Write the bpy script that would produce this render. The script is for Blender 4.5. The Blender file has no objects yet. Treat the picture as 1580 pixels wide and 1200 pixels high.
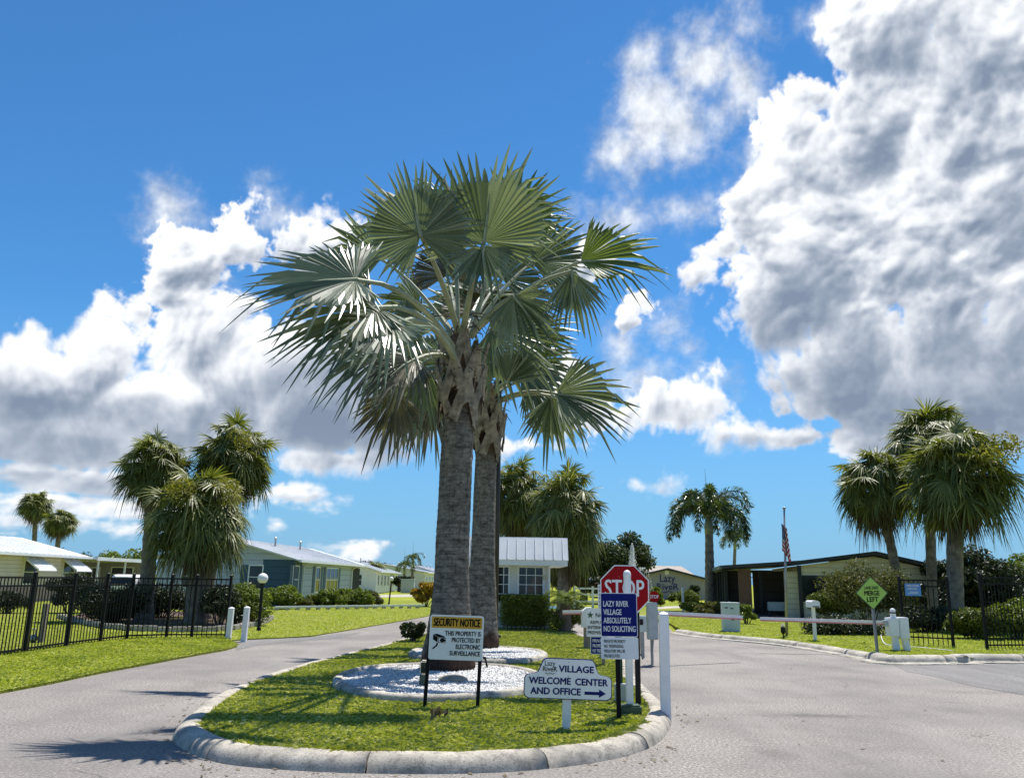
import bpy, bmesh, math, random
import numpy as np
from mathutils import Vector, Matrix
PI = math.pi
R_ = math.radians
scene = bpy.context.scene
col = scene.collection

# ------------------------------------------------------------------ camera
FPX, EYE, PITCH, ROLL = 1250.0, 1.6, math.atan(295 / 1250.0), 0.0165
cam = bpy.data.cameras.new('camera'); cam_o = bpy.data.objects.new('camera', cam); col.objects.link(cam_o)
cam.sensor_width = 36; cam.lens = 36 * FPX / 1580; cam.clip_end = 3000; cam.clip_start = .05
CM = Matrix.Rotation(PI / 2 + PITCH, 3, 'X') @ Matrix.Rotation(ROLL, 3, 'Z')
cam_o.matrix_world = Matrix.Translation((0, 0, EYE)) @ CM.to_4x4()
scene.camera = cam_o

def ray(px, py): return CM @ Vector(((px - 790) / FPX, -(py - 600) / FPX, -1))
def G(px, py, z=0.0):                       # survey: where a sight line meets the ground
    r = ray(px, py); t = (z - EYE) / r.z
    return Vector((r.x * t, r.y * t, z))
def A(px, py, Y):                           # survey: a point on a sight line at distance Y
    r = ray(px, py); t = Y / r.y
    return Vector((r.x * t, Y, EYE + r.z * t))
def SC(px, py, Y): return (A(px + 1, py, Y) - A(px, py, Y)).length

# ------------------------------------------------------------------ light
SUN_DIR = Vector((0.20, 0.37, 1.0)).normalized()
SUN_EL = math.asin(SUN_DIR.z); SUN_AZ = math.atan2(SUN_DIR.x, SUN_DIR.y)
sl = bpy.data.lights.new('sun', 'SUN'); sl.energy = 5.0; sl.angle = R_(.5); sl.color = (1, .955, .88)
so = bpy.data.objects.new('sun', sl); col.objects.link(so)
so.rotation_euler = SUN_DIR.to_track_quat('Z', 'Y').to_euler(); so.location = (0, 0, 60)
vs = scene.view_settings; vs.view_transform = 'Standard'; vs.look = 'None'; vs.exposure = 0.48; vs.gamma = 1
scene.render.film_transparent = False
cy = scene.cycles; cy.max_bounces = 6; cy.diffuse_bounces = 3; cy.glossy_bounces = 2; cy.transparent_max_bounces = 12
cy.transmission_bounces = 4; cy.use_denoising = True

# ---- sky: Nishita air plus cumulus
world = bpy.data.worlds.new('World'); scene.world = world; world.use_nodes = True
def cloud_image():
    """cumulus computed over azimuth and elevation: density from noise, light marched down from the sun's side"""
    AZ, E0, E1 = R_(47), R_(-2), R_(60); W = 1600; Hh = int(W * (E1 - E0) / (2 * AZ))
    rg = np.random.default_rng(21); perm = rg.permutation(256); ga = rg.random(256) * 2 * PI; gxy = np.stack([np.cos(ga), np.sin(ga)], 1).astype(np.float32)
    def perlin(x, y):
        ix = np.floor(x).astype(np.int32); iy = np.floor(y).astype(np.int32); fx = (x - ix).astype(np.float32); fy = (y - iy).astype(np.float32)
        u = fx * fx * fx * (fx * (fx * 6 - 15) + 10); v = fy * fy * fy * (fy * (fy * 6 - 15) + 10)
        def g(dx, dy):
            k = gxy[(perm[(ix + dx) & 255] + iy + dy) & 255]; return k[..., 0] * (fx - dx) + k[..., 1] * (fy - dy)
        a = g(0, 0); b = g(1, 0); c = g(0, 1); d = g(1, 1)
        return (a + (b - a) * u) + ((c + (d - c) * u) - (a + (b - a) * u)) * v
    def fbm(x, y, f, n, rough=.5, bil=False):
        s = 0; a = 1; t = 0
        for i in range(n):
            p = perlin(x * f + 17.3 * i, y * f + 5.1 * i); s = s + a * ((np.abs(p) * 2.2 - .45) if bil else p * 1.4); t += a; a *= rough; f *= 2.03
        return s / t
    az1 = np.linspace(-AZ, AZ, W, dtype=np.float32); el1 = np.linspace(E0, E1, Hh, dtype=np.float32)
    X, Y = np.meshgrid(az1, el1)
    wx = fbm(X, Y, 6, 2, .45); wy = fbm(X + 9, Y + 4, 6, 2, .45)
    stretch = np.clip(Y / .30, .35, 1)                       # flatter shapes near the horizon
    Xw = X + .030 * wx; Yw = Y + .026 * wy * stretch
    def field(bl, sd=True):
        F = np.full(X.shape, -9, np.float32)
        for px, py, rx, ry in bl:
            r = ray(px, py).normalized(); a = math.atan2(r.x, r.y); e = math.asin(r.z); cosv = r.dot(ray(790, 600).normalized()); k = cosv / FPX
            rx = rx * k / max(.3, math.cos(e)); ry = ry * k; d = 1 - np.sqrt(((Xw - a) / rx) ** 2 + ((Yw - e) / ry) ** 2)
            d = d * (min(rx, ry) if sd else 1.0); F = np.maximum(F, d)
        return F
    S = field(LIT); wisp = field(WISP, True); K = field(DARK, False); K = np.clip((K + .35) / .9, 0, 1); K = K * K * (3 - 2 * K)
    S = np.minimum(S, .040) - .016 * np.clip(fbm(X + 5, Y + 2, 8.5, 3) + .12, 0, 1) * 2.2; n1 = fbm(Xw, Yw / stretch, 12, 3, .5, True); n2 = fbm(Xw + 3, Yw / np.sqrt(stretch), 34, 4, .56, True); n3 = fbm(X, Y, 22, 6, .62)
    D = S + .0035 + .034 * stretch * n1 + .024 * n2 * stretch + .016 * n3 * stretch + .008 * stretch * fbm(X, Y, 90, 4, .6)
    Dw = wisp * .9 + .008 + .030 * n3 + .020 * fbm(X * .75 + Y * .5, Y * 1.0 - X * .4, 26, 6, .66) + .006 * n2
    soft = .009 + .022 * np.clip(fbm(X, Y, 6, 2) + .3, 0, 1)
    sm = lambda t: np.clip(t, 0, 1) ** 2 * (3 - 2 * np.clip(t, 0, 1))
    al = sm((D + .003) / soft); alw = .92 * sm((Dw + .012) / .060)
    # light: thickness above (towards the sun) shades what lies below
    th = np.clip(D, 0, .05) / .05; th = th ** .6
    dpx = 2 * AZ / W; occ = np.zeros_like(th); step = 5; sh = th
    for i in range(1, 17):
        dy = int(step * i * 1.15); dx = int(step * i * .22)
        t = np.roll(np.roll(th, -dy, 0), -dx, 1); t[-dy:, :] = .6; occ += t * (1.0 / 16) * (1.25 - .5 * i / 16)
    occ0 = occ
    def blur(a, r):
        for ax in (0, 1):
            c = np.cumsum(np.concatenate([np.repeat(np.take(a, [0], ax), r + 1, ax), a, np.repeat(np.take(a, [-1], ax), r, ax)], ax), ax, dtype=np.float64)
            n_ = a.shape[ax]; a = ((np.take(c, range(2 * r + 1, 2 * r + 1 + n_), ax) - np.take(c, range(0, n_), ax)) / (2 * r + 1)).astype(np.float32)
        return a
    h = np.clip(S + .030 * n1 + .022 * n2 + .010 * n3, 0, None); occ = blur(blur(occ0, 6), 6); hf = blur(blur(h, 2), 2); hc = blur(blur(h, 9), 9); hb = blur(blur(h, 24), 24)
    gy = np.gradient(hf, axis=0) / dpx; gx = np.gradient(hf, axis=1) / dpx; gyc = np.gradient(hc, axis=0) / dpx; gxc = np.gradient(hc, axis=1) / dpx; gyb = np.gradient(hb, axis=0) / dpx; gxb = np.gradient(hb, axis=1) / dpx
    mott = 1.5 * fbm(Xw * .9 + Yw * .45 + 2, (Yw - Xw * .35) / np.sqrt(stretch), 9, 6, .62) + .9 * fbm(Xw + 7, Yw / np.sqrt(stretch), 13, 4, .55, True)
    lam = np.tanh((-(gy * .8 - gx * .35) * .15 - (gyc * .85 - gxc * .25) * .26 - (gyb - gxb * .2) * .35) * 1.2) * .8
    base = 1 - sm((D - .002) / .045)
    L_ = .64 + lam * (1 - .45 * K) - .34 * np.clip(occ - .3, 0, 1) + .36 * base - .29 * K + .34 * n3 * (1 - .45 * K) + .36 * mott * (1 - .3 * K)
    Lw = .80 + .5 * fbm(X, Y, 40, 4, .6) - .30 * np.clip(1 - (Dw + .01) / .05, 0, 1) - .3 * K
    a2 = np.maximum(al, alw); Lc = (L_ * al + Lw * alw * (1 - al)) / np.maximum(1e-4, al + alw * (1 - al)); Lc = np.clip(Lc, 0, 1.05)
    stops = np.array([0, .22, .45, .68, .9, 1.05]); cols = np.array([(.215, .27, .37), (.305, .365, .46), (.46, .51, .60), (.69, .725, .785), (.88, .91, .95), (1.0, 1.0, 1.0)])
    rgb = np.stack([np.interp(Lc, stops, cols[:, i]) for i in range(3)], -1)
    low = np.clip(1 - Y / .18, 0, 1)[..., None] * .35; rgb = rgb * (1 - low) + np.array((.66, .74, .84)) * low
    return np.concatenate([rgb, a2[..., None]], -1).astype(np.float32), AZ, E0, E1
LIT = [(50, 590, 150, 80), (165, 560, 75, 75), (255, 640, 120, 80), (110, 670, 230, 48), (285, 430, 85, 90), (350, 370, 62, 60),
       (392, 315, 24, 36), (225, 365, 30, 26), (320, 520, 120, 105), (420, 600, 160, 105), (520, 600, 140, 110), (495, 375, 85, 52), (590, 640, 140, 75),
       (570, 705, 170, 30), (470, 705, 90, 26), (470, 762, 55, 18), (40, 727, 80, 18), (120, 776, 180, 22), (60, 806, 140, 14), (190, 748, 190, 24),
       (548, 848, 58, 16), (432, 808, 12, 7), (655, 738, 44, 18), (200, 480, 60, 40), (100, 540, 60, 40),
       (975, 485, 62, 55), (1030, 632, 86, 40), (950, 648, 70, 24), (895, 385, 40, 45), (990, 747, 70, 24), (1118, 580, 17, 14), (815, 690, 60, 14), (850, 600, 50, 80), (900, 640, 60, 30),
       (1325, 60, 62, 110), (1440, 60, 140, 110), (1570, 110, 150, 210), (1400, 220, 200, 140), (1240, 210, 85, 75), (1190, 320, 100, 85), (1255, 150, 50, 45),
       (1085, 425, 48, 32), (1130, 370, 60, 50), (1300, 420, 190, 170), (1500, 400, 240, 240), (1300, 550, 130, 110), (1480, 600, 240, 105), (1235, 674, 125, 28),
       (1370, 685, 140, 26), (1560, 690, 170, 24), (1205, 585, 40, 60), (1720, 300, 260, 400)]
WISP = [(1010, 180, 70, 80), (1090, 115, 72, 58), (955, 245, 48, 44), (1145, 60, 40, 30), (1135, 150, 48, 50), (1000, 95, 40, 40), (1050, 200, 60, 60),
        (945, 325, 56, 26), (905, 350, 30, 40), (1030, 505, 36, 34), (1075, 318, 44, 24), (960, 540, 30, 40), (430, 330, 40, 30), (245, 330, 40, 40), (1290, 20, 40, 40),
        (1110, 590, 30, 24), (980, 600, 50, 30), (310, 470, 40, 40), (1180, 235, 50, 50), (1080, 540, 18, 14)]
DARK = [(80, 668, 210, 55), (545, 600, 150, 105), (610, 668, 120, 45), (160, 745, 190, 20), (1460, 590, 280, 110), (1425, 70, 70, 60),
        (1290, 610, 150, 80), (1560, 650, 170, 60), (1230, 470, 80, 50), (1010, 270, 30, 16), (430, 650, 100, 60), (1560, 340, 60, 60), (1330, 250, 40, 30), (250, 660, 90, 50)]

def cloud_sky():
    nt = world.node_tree; N = nt.nodes; L = nt.links; N.clear()
    out = N.new('ShaderNodeOutputWorld'); bg = N.new('ShaderNodeBackground'); L.new(bg.outputs[0], out.inputs[0]); bg.inputs[1].default_value = .078
    sky = N.new('ShaderNodeTexSky'); sky.sky_type = 'NISHITA'; sky.sun_disc = False; sky.sun_elevation = SUN_EL; sky.sun_rotation = SUN_AZ
    sky.air_density = 1.0; sky.dust_density = .0; sky.ozone_density = 3.0
    def math_(op, a, b=None, c=None, clamp=False):
        n = N.new('ShaderNodeMath'); n.operation = op; n.use_clamp = clamp
        for i, v in enumerate((a, b, c)):
            if v is None: continue
            if hasattr(v, 'node'): L.new(v, n.inputs[i])
            else: n.inputs[i].default_value = v
        return n.outputs[0]
    def mix(f, a, b, mode='MIX'):
        n = N.new('ShaderNodeMix'); n.data_type = 'RGBA'; n.blend_type = mode
        for i, v in ((0, f), (6, a), (7, b)):
            if hasattr(v, 'node'): L.new(v, n.inputs[i])
            else: n.inputs[i].default_value = v if i == 0 else (*v, 1)
        return n.outputs[2]
    rgba, AZ, E0, E1 = cloud_image(); h, w = rgba.shape[:2]
    def buf(name, a):
        im = bpy.data.images.new(name, w, h, alpha=False, float_buffer=True); im.colorspace_settings.name = 'Non-Color'
        im.pixels.foreach_set(np.concatenate([a, np.ones((h, w, 1), np.float32)], -1).ravel()); im.update(); return im
    tc = N.new('ShaderNodeTexCoord'); d = tc.outputs['Generated']; sp = N.new('ShaderNodeSeparateXYZ'); L.new(d, sp.inputs[0])
    az = math_('ARCTAN2', sp.outputs[0], sp.outputs[1]); el = math_('ARCSINE', sp.outputs[2])
    cb = N.new('ShaderNodeCombineXYZ'); L.new(math_('MULTIPLY_ADD', az, 1 / (2 * AZ), .5), cb.inputs[0]); L.new(math_('MULTIPLY_ADD', el, 1 / (E1 - E0), -E0 / (E1 - E0)), cb.inputs[1])
    def img(im):
        n = N.new('ShaderNodeTexImage'); n.image = im; n.extension = 'EXTEND'; n.interpolation = 'Cubic'; L.new(cb.outputs[0], n.inputs[0]); return n.outputs['Color']
    colr = img(buf('cumulus light', rgba[..., :3])); alp = img(buf('cumulus cover', np.repeat(rgba[..., 3:], 3, -1)))
    a = N.new('ShaderNodeSeparateColor'); L.new(alp, a.inputs[0]); a = a.outputs[0]
    front = math_('MULTIPLY', math_('LESS_THAN', math_('ABSOLUTE', az), AZ), math_('LESS_THAN', el, E1)); a = math_('MULTIPLY', a, front)
    # unseen broken cloud added to the sides and behind as fill light
    nz = N.new('ShaderNodeTexNoise'); nz.inputs['Scale'].default_value = 3.2; nz.inputs['Detail'].default_value = 4; nz.inputs['Roughness'].default_value = .6; L.new(d, nz.inputs['Vector'])
    side = math_('MULTIPLY', math_('SUBTRACT', 1.0, front), math_('MULTIPLY_ADD', nz.outputs['Fac'], 9.0, BACK_FILL, clamp=True))
    side = math_('MULTIPLY', side, math_('MULTIPLY_ADD', math_('ABSOLUTE', math_('SUBTRACT', sp.outputs[2], .45)), -1.8, 1.3, clamp=True))
    blue = mix(1.0, sky.outputs[0], SKY_TINT, 'MULTIPLY')
    lo = math_('MULTIPLY_ADD', sp.outputs[2], -3.4, 1.0, clamp=True); lo = math_('MULTIPLY', math_('POWER', lo, 1.3), .92)
    blue = mix(lo, blue, SKY_LOW)
    c = mix(side, blue, (5.6, 5.9, 6.4)); sc_ = N.new('ShaderNodeVectorMath'); sc_.operation = 'SCALE'; L.new(colr, sc_.inputs[0]); sc_.inputs['Scale'].default_value = 10.2
    L.new(mix(a, c, sc_.outputs[0]), bg.inputs[0]); world.cycles.sampling_method = 'MANUAL'; world.cycles.sample_map_resolution = 1024
BACK_FILL = -5.0; SKY_TINT = (.46, .96, 1.28); SKY_LOW = (2.2, 4.2, 6.7)
cloud_sky()

# ------------------------------------------------------------------ materials
def new_mat(name):
    m = bpy.data.materials.new(name); m.use_nodes = True
    nt = m.node_tree; b = nt.nodes['Principled BSDF']
    return m, nt, nt.nodes, nt.links, b
def sock(b, *names):
    for n in names:
        if n in b.inputs: return b.inputs[n]
def c4(c): return (c[0], c[1], c[2], 1)
def nnoise(N, L, vec, scale, detail=4, rough=.55):
    n = N.new('ShaderNodeTexNoise'); n.inputs['Scale'].default_value = scale; n.inputs['Detail'].default_value = detail
    n.inputs['Roughness'].default_value = rough
    if vec is not None: L.new(vec, n.inputs['Vector'])
    return n.outputs['Fac']
def ramp(N, L, fac, stops):
    r = N.new('ShaderNodeValToRGB'); L.new(fac, r.inputs[0]); cr = r.color_ramp
    while len(cr.elements) < len(stops): cr.elements.new(.5)
    for e, (p, c) in zip(cr.elements, stops): e.position = p; e.color = c4(c)
    return r.outputs[0]
def mixc(N, L, fac, a, b, mode='MIX'):
    m = N.new('ShaderNodeMix'); m.data_type = 'RGBA'; m.blend_type = mode
    for i, v in ((0, fac), (6, a), (7, b)):
        if hasattr(v, 'node'): L.new(v, m.inputs[i])
        elif i == 0: m.inputs[0].default_value = v
        else: m.inputs[i].default_value = c4(v)
    return m.outputs[2]
def bump(N, L, b, h, strength, dist=.02):
    n = N.new('ShaderNodeBump'); n.inputs['Strength'].default_value = strength; n.inputs['Distance'].default_value = dist
    L.new(h, n.inputs['Height']); L.new(n.outputs[0], b.inputs['Normal'])
def objco(N): return N.new('ShaderNodeTexCoord').outputs['Object']

def P(name, base, rough=.55, var=.12, scale=3.0, bmp=.0, bscale=60, metal=0, spec=.5, dirt=None, dirt_amt=.3):
    m, nt, N, L, b = new_mat(name); co = objco(N)
    f = nnoise(N, L, co, scale, 5, .6)
    lo = tuple(max(0, c * (1 - var)) for c in base); hi = tuple(min(1, c * (1 + var)) for c in base)
    c = ramp(N, L, f, [(.3, lo), (.7, hi)])
    if dirt:
        d = ramp(N, L, nnoise(N, L, co, scale * 2.3, 6, .7), [(.52, (0, 0, 0)), (.72, (dirt_amt,) * 3)])
        c = mixc(N, L, d, c, dirt)
    L.new(c, b.inputs['Base Color']); b.inputs['Roughness'].default_value = rough; b.inputs['Metallic'].default_value = metal
    sock(b, 'Specular IOR Level', 'Specular').default_value = spec
    if bmp: bump(N, L, b, nnoise(N, L, co, bscale, 4, .6), bmp)
    return m
def leafmat(name, stops, rough=.5, trans=.3, spec=.4, big=None, amt=.5):
    m, nt, N, L, b = new_mat(name)
    ge = N.new('ShaderNodeNewGeometry'); f = ge.outputs['Random Per Island']
    c = ramp(N, L, f, stops)
    co = objco(N); n = nnoise(N, L, co, 1.3, 3)
    c = mixc(N, L, ramp(N, L, n, [(.35, (0, 0, 0)), (.65, (amt,) * 3)]), c, big or tuple(v * .72 for v in stops[len(stops) // 2][1]))
    L.new(c, b.inputs['Base Color']); b.inputs['Roughness'].default_value = rough
    sock(b, 'Specular IOR Level', 'Specular').default_value = spec
    t = N.new('ShaderNodeBsdfTranslucent'); L.new(mixc(N, L, 1.0, c, (1.25, 1.3, .55), 'MULTIPLY'), t.inputs[0])
    mx = N.new('ShaderNodeMixShader'); mx.inputs[0].default_value = trans
    L.new(b.outputs[0], mx.inputs[1]); L.new(t.outputs[0], mx.inputs[2])
    L.new(mx.outputs[0], N['Material Output'].inputs[0])
    return m

def asphalt(name, base=(.268, .243, .220)):
    m, nt, N, L, b = new_mat(name); co = objco(N)
    grain = nnoise(N, L, co, 34, 4, .85)
    c = ramp(N, L, grain, [(.36, tuple(v * .30 for v in base)), (.47, tuple(v * .80 for v in base)), (.56, tuple(v * 1.15 for v in base)), (.66, tuple(min(.9, v * 2.3) for v in base))])
    bigf = nnoise(N, L, co, .42, 5, .6)
    c = mixc(N, L, ramp(N, L, bigf, [(.40, (0, 0, 0)), (.66, (.8,) * 3)]), c, (.155, .142, .134))
    mp = N.new('ShaderNodeMapping'); mp.inputs['Scale'].default_value = (1.1, .16, 1); mp.inputs['Rotation'].default_value = (0, 0, -.12); L.new(co, mp.inputs[0])
    st = nnoise(N, L, mp.outputs[0], 1.0, 5, .6)
    c = mixc(N, L, ramp(N, L, st, [(.50, (0, 0, 0)), (.75, (.5,) * 3)]), c, (.305, .285, .265))
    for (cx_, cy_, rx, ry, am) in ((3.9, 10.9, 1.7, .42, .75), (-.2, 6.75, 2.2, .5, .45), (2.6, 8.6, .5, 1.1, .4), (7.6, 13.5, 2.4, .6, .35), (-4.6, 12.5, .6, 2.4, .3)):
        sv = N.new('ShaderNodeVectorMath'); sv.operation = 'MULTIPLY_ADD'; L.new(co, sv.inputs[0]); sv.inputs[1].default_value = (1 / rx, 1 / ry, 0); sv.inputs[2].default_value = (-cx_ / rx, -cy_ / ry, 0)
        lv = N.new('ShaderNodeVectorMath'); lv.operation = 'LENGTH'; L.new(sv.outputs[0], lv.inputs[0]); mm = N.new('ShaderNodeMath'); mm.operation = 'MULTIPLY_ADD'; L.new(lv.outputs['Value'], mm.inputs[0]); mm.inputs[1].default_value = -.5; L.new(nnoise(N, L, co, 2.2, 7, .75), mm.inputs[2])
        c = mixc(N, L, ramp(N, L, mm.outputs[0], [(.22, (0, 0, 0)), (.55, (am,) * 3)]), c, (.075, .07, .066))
    vo = N.new('ShaderNodeTexVoronoi'); vo.feature = 'DISTANCE_TO_EDGE'; vo.inputs['Scale'].default_value = .33
    wv = N.new('ShaderNodeVectorMath'); wv.operation = 'MULTIPLY_ADD'; nz = N.new('ShaderNodeTexNoise'); nz.inputs['Scale'].default_value = 1.6; nz.inputs['Detail'].default_value = 5
    L.new(co, nz.inputs['Vector']); L.new(nz.outputs['Color'], wv.inputs[0]); wv.inputs[1].default_value = (.9, .9, 0); L.new(co, wv.inputs[2]); L.new(wv.outputs[0], vo.inputs['Vector'])
    ck = N.new('ShaderNodeMath'); ck.operation = 'LESS_THAN'; L.new(vo.outputs['Distance'], ck.inputs[0]); ck.inputs[1].default_value = .0042
    ckm = N.new('ShaderNodeMath'); ckm.operation = 'MULTIPLY'; L.new(ck.outputs[0], ckm.inputs[0]); L.new(ramp(N, L, nnoise(N, L, co, .5, 2), [(.56, (0, 0, 0)), (.66, (.5,) * 3)]), ckm.inputs[1])
    c = mixc(N, L, ckm.outputs[0], c, (.07, .065, .06))
    L.new(c, b.inputs['Base Color']); b.inputs['Roughness'].default_value = .85
    sock(b, 'Specular IOR Level', 'Specular').default_value = .25
    bump(N, L, b, grain, .5, .012)
    return m
def concrete(name, base=(.50, .475, .42)):
    m, nt, N, L, b = new_mat(name); co = objco(N)
    c = ramp(N, L, nnoise(N, L, co, 3.5, 6, .65), [(.3, tuple(v * .72 for v in base)), (.6, base), (.75, tuple(min(1, v * 1.12) for v in base))])
    s = ramp(N, L, nnoise(N, L, co, 1.7, 7, .72), [(.46, (0, 0, 0)), (.66, (.8,) * 3)])
    c = mixc(N, L, s, c, (.20, .185, .165))
    s2 = nnoise(N, L, co, 8.0, 8, .78)
    c = mixc(N, L, ramp(N, L, s2, [(.50, (0, 0, 0)), (.63, (.65,) * 3)]), c, (.13, .12, .105))
    g = nnoise(N, L, co, 60, 3, .7)
    c = mixc(N, L, ramp(N, L, g, [(.34, (.75,) * 3), (.47, (0, 0, 0))]), c, (.16, .15, .135))
    L.new(c, b.inputs['Base Color']); b.inputs['Roughness'].default_value = .9
    sock(b, 'Specular IOR Level', 'Specular').default_value = .2
    bump(N, L, b, g, .35, .01)
    return m
def soil_grass(name, a, bcol, dry, sc=1.0):
    m, nt, N, L, b = new_mat(name); co = objco(N)
    f = nnoise(N, L, co, 26 * sc, 6, .75)
    c = ramp(N, L, f, [(.3, a), (.5, bcol), (.72, tuple(v * 1.5 for v in bcol))])
    d = ramp(N, L, nnoise(N, L, co, .35, 5, .6), [(.45, (0, 0, 0)), (.7, (.7,) * 3)])
    c = mixc(N, L, d, c, dry)
    L.new(c, b.inputs['Base Color']); b.inputs['Roughness'].default_value = .95
    sock(b, 'Specular IOR Level', 'Specular').default_value = .1
    bump(N, L, b, f, 1.0, .05)
    return m
def f2v(N, L, co):
    return nnoise(N, L, co, 3.5, 4, .6)
def trunk_bis():
    m, nt, N, L, b = new_mat('grey palm bark'); co = objco(N)
    mp = N.new('ShaderNodeMapping'); mp.inputs['Scale'].default_value = (2.6, 2.6, 4.5); L.new(co, mp.inputs[0])
    f = nnoise(N, L, mp.outputs[0], 2.4, 10, .80)
    c = ramp(N, L, f, [(.32, (.035, .030, .024)), (.44, (.14, .125, .105)), (.56, (.29, .265, .225)), (.74, (.45, .415, .36))])
    mp2 = N.new('ShaderNodeMapping'); mp2.inputs['Scale'].default_value = (9, 9, 1.6); L.new(co, mp2.inputs[0])
    f2 = nnoise(N, L, mp2.outputs[0], 2.0, 6, .7)
    c = mixc(N, L, ramp(N, L, f2, [(.52, (0, 0, 0)), (.66, (.55,) * 3)]), c, (.05, .042, .034))
    sz_ = N.new('ShaderNodeSeparateXYZ'); L.new(co, sz_.inputs[0]); rz_ = N.new('ShaderNodeMath'); rz_.operation = 'MULTIPLY_ADD'; L.new(f2v(N, L, co), rz_.inputs[0]); rz_.inputs[1].default_value = .16; L.new(sz_.outputs[2], rz_.inputs[2])
    fr_n = N.new('ShaderNodeMath'); fr_n.operation = 'DIVIDE'; L.new(rz_.outputs[0], fr_n.inputs[0]); fr_n.inputs[1].default_value = .105; fr2_n = N.new('ShaderNodeMath'); fr2_n.operation = 'FRACT'; L.new(fr_n.outputs[0], fr2_n.inputs[0])
    c = mixc(N, L, ramp(N, L, fr2_n.outputs[0], [(.0, (.7,) * 3), (.16, (0, 0, 0))]), c, (.05, .042, .034))
    g = N.new('ShaderNodeAttribute'); g.attribute_name = 'fibre'
    c = mixc(N, L, g.outputs['Fac'], c, ramp(N, L, f2, [(.3, (.014, .009, .006)), (.7, (.11, .058, .038))]))
    L.new(c, b.inputs['Base Color']); b.inputs['Roughness'].default_value = .9; sock(b, 'Specular IOR Level', 'Specular').default_value = .2
    w = N.new('ShaderNodeMath'); w.operation = 'ADD'; L.new(f, w.inputs[0]); L.new(f2, w.inputs[1])
    bump(N, L, b, w.outputs[0], 1.0, .05)
    return m
def siding(name, base, pitch=.18, depth=.6):
    m, nt, N, L, b = new_mat(name); co = objco(N)
    s = N.new('ShaderNodeSeparateXYZ'); L.new(co, s.inputs[0])
    d = N.new('ShaderNodeMath'); d.operation = 'DIVIDE'; L.new(s.outputs[2], d.inputs[0]); d.inputs[1].default_value = pitch
    f = N.new('ShaderNodeMath'); f.operation = 'FRACT'; L.new(d.outputs[0], f.inputs[0])
    c = ramp(N, L, nnoise(N, L, co, 1.2, 5), [(.3, tuple(v * .86 for v in base)), (.7, base)])
    line = ramp(N, L, f.outputs[0], [(.0, (.75,) * 3), (.22, (0, 0, 0))])
    c = mixc(N, L, line, c, tuple(v * .40 for v in base))
    L.new(c, b.inputs['Base Color']); b.inputs['Roughness'].default_value = .6
    bump(N, L, b, f.outputs[0], depth, .03)
    return m
def glass(name, tint=(.012, .016, .018)):
    m, nt, N, L, b = new_mat(name); co = objco(N)
    c = ramp(N, L, nnoise(N, L, co, 1.4, 3), [(.35, tint), (.75, tuple(v * 2.6 for v in tint))])
    L.new(c, b.inputs['Base Color']); b.inputs['Roughness'].default_value = .06
    return m
def water_mat():
    m, nt, N, L, b = new_mat('spray'); N.remove(b)
    d = N.new('ShaderNodeBsdfDiffuse'); d.inputs[0].default_value = (.9, .93, .95, 1)
    t = N.new('ShaderNodeBsdfTransparent'); mx = N.new('ShaderNodeMixShader'); mx.inputs[0].default_value = .4
    L.new(t.outputs[0], mx.inputs[1]); L.new(d.outputs[0], mx.inputs[2]); L.new(mx.outputs[0], N['Material Output'].inputs[0])
    return m
def flag_mat():
    m, nt, N, L, b = new_mat('flag cloth')
    uv = N.new('ShaderNodeTexCoord').outputs['UV']; s = N.new('ShaderNodeSeparateXYZ'); L.new(uv, s.inputs[0])
    def mt(op, a, bb):
        n = N.new('ShaderNodeMath'); n.operation = op
        for i, v in enumerate((a, bb)):
            if hasattr(v, 'node'): L.new(v, n.inputs[i])
            else: n.inputs[i].default_value = v
        return n.outputs[0]
    st = mt('MODULO', mt('FLOOR', mt('MULTIPLY', s.outputs[1], 13), 0), 2)
    c = mixc(N, L, st, (.42, .02, .035), (.78, .77, .75))
    can = mt('MULTIPLY', mt('LESS_THAN', s.outputs[0], .4), mt('GREATER_THAN', s.outputs[1], 6 / 13))
    vx = N.new('ShaderNodeCombineXYZ'); L.new(mt('MULTIPLY', mt('FRACT', mt('MULTIPLY', s.outputs[0], 27.5), 0), 1), vx.inputs[0]); L.new(mt('FRACT', mt('MULTIPLY', s.outputs[1], 16.7), 0), vx.inputs[1])
    ds = N.new('ShaderNodeVectorMath'); ds.operation = 'DISTANCE'; L.new(vx.outputs[0], ds.inputs[0]); ds.inputs[1].default_value = (.5, .5, 0)
    cc = mixc(N, L, mt('LESS_THAN', ds.outputs['Value'], .22), (.02, .035, .14), (.75, .75, .77))
    c = mixc(N, L, can, c, cc); L.new(c, b.inputs['Base Color']); b.inputs['Roughness'].default_value = .8
    return m
def metal_roof(name, base=(.74, .75, .76)):
    m, nt, N, L, b = new_mat(name); co = objco(N)
    c = ramp(N, L, nnoise(N, L, co, .9, 6, .65), [(.3, tuple(v * .82 for v in base)), (.6, base)])
    d = ramp(N, L, nnoise(N, L, co, 5, 6, .7), [(.6, (0, 0, 0)), (.8, (.35,) * 3)])
    c = mixc(N, L, d, c, (.3, .28, .25))
    L.new(c, b.inputs['Base Color']); b.inputs['Roughness'].default_value = .42
    return m
def brick(name):
    m, nt, N, L, b = new_mat(name); co = objco(N)
    mp = N.new('ShaderNodeMapping'); mp.inputs['Rotation'].default_value = (PI / 2, 0, 0); L.new(co, mp.inputs[0])
    t = N.new('ShaderNodeTexBrick'); L.new(mp.outputs[0], t.inputs[0]); t.inputs['Scale'].default_value = 5
    t.inputs['Color1'].default_value = (.12, .055, .035, 1); t.inputs['Color2'].default_value = (.17, .085, .05, 1); t.inputs['Mortar'].default_value = (.16, .14, .12, 1)
    L.new(t.outputs[0], b.inputs['Base Color']); b.inputs['Roughness'].default_value = .9
    return m

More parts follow.
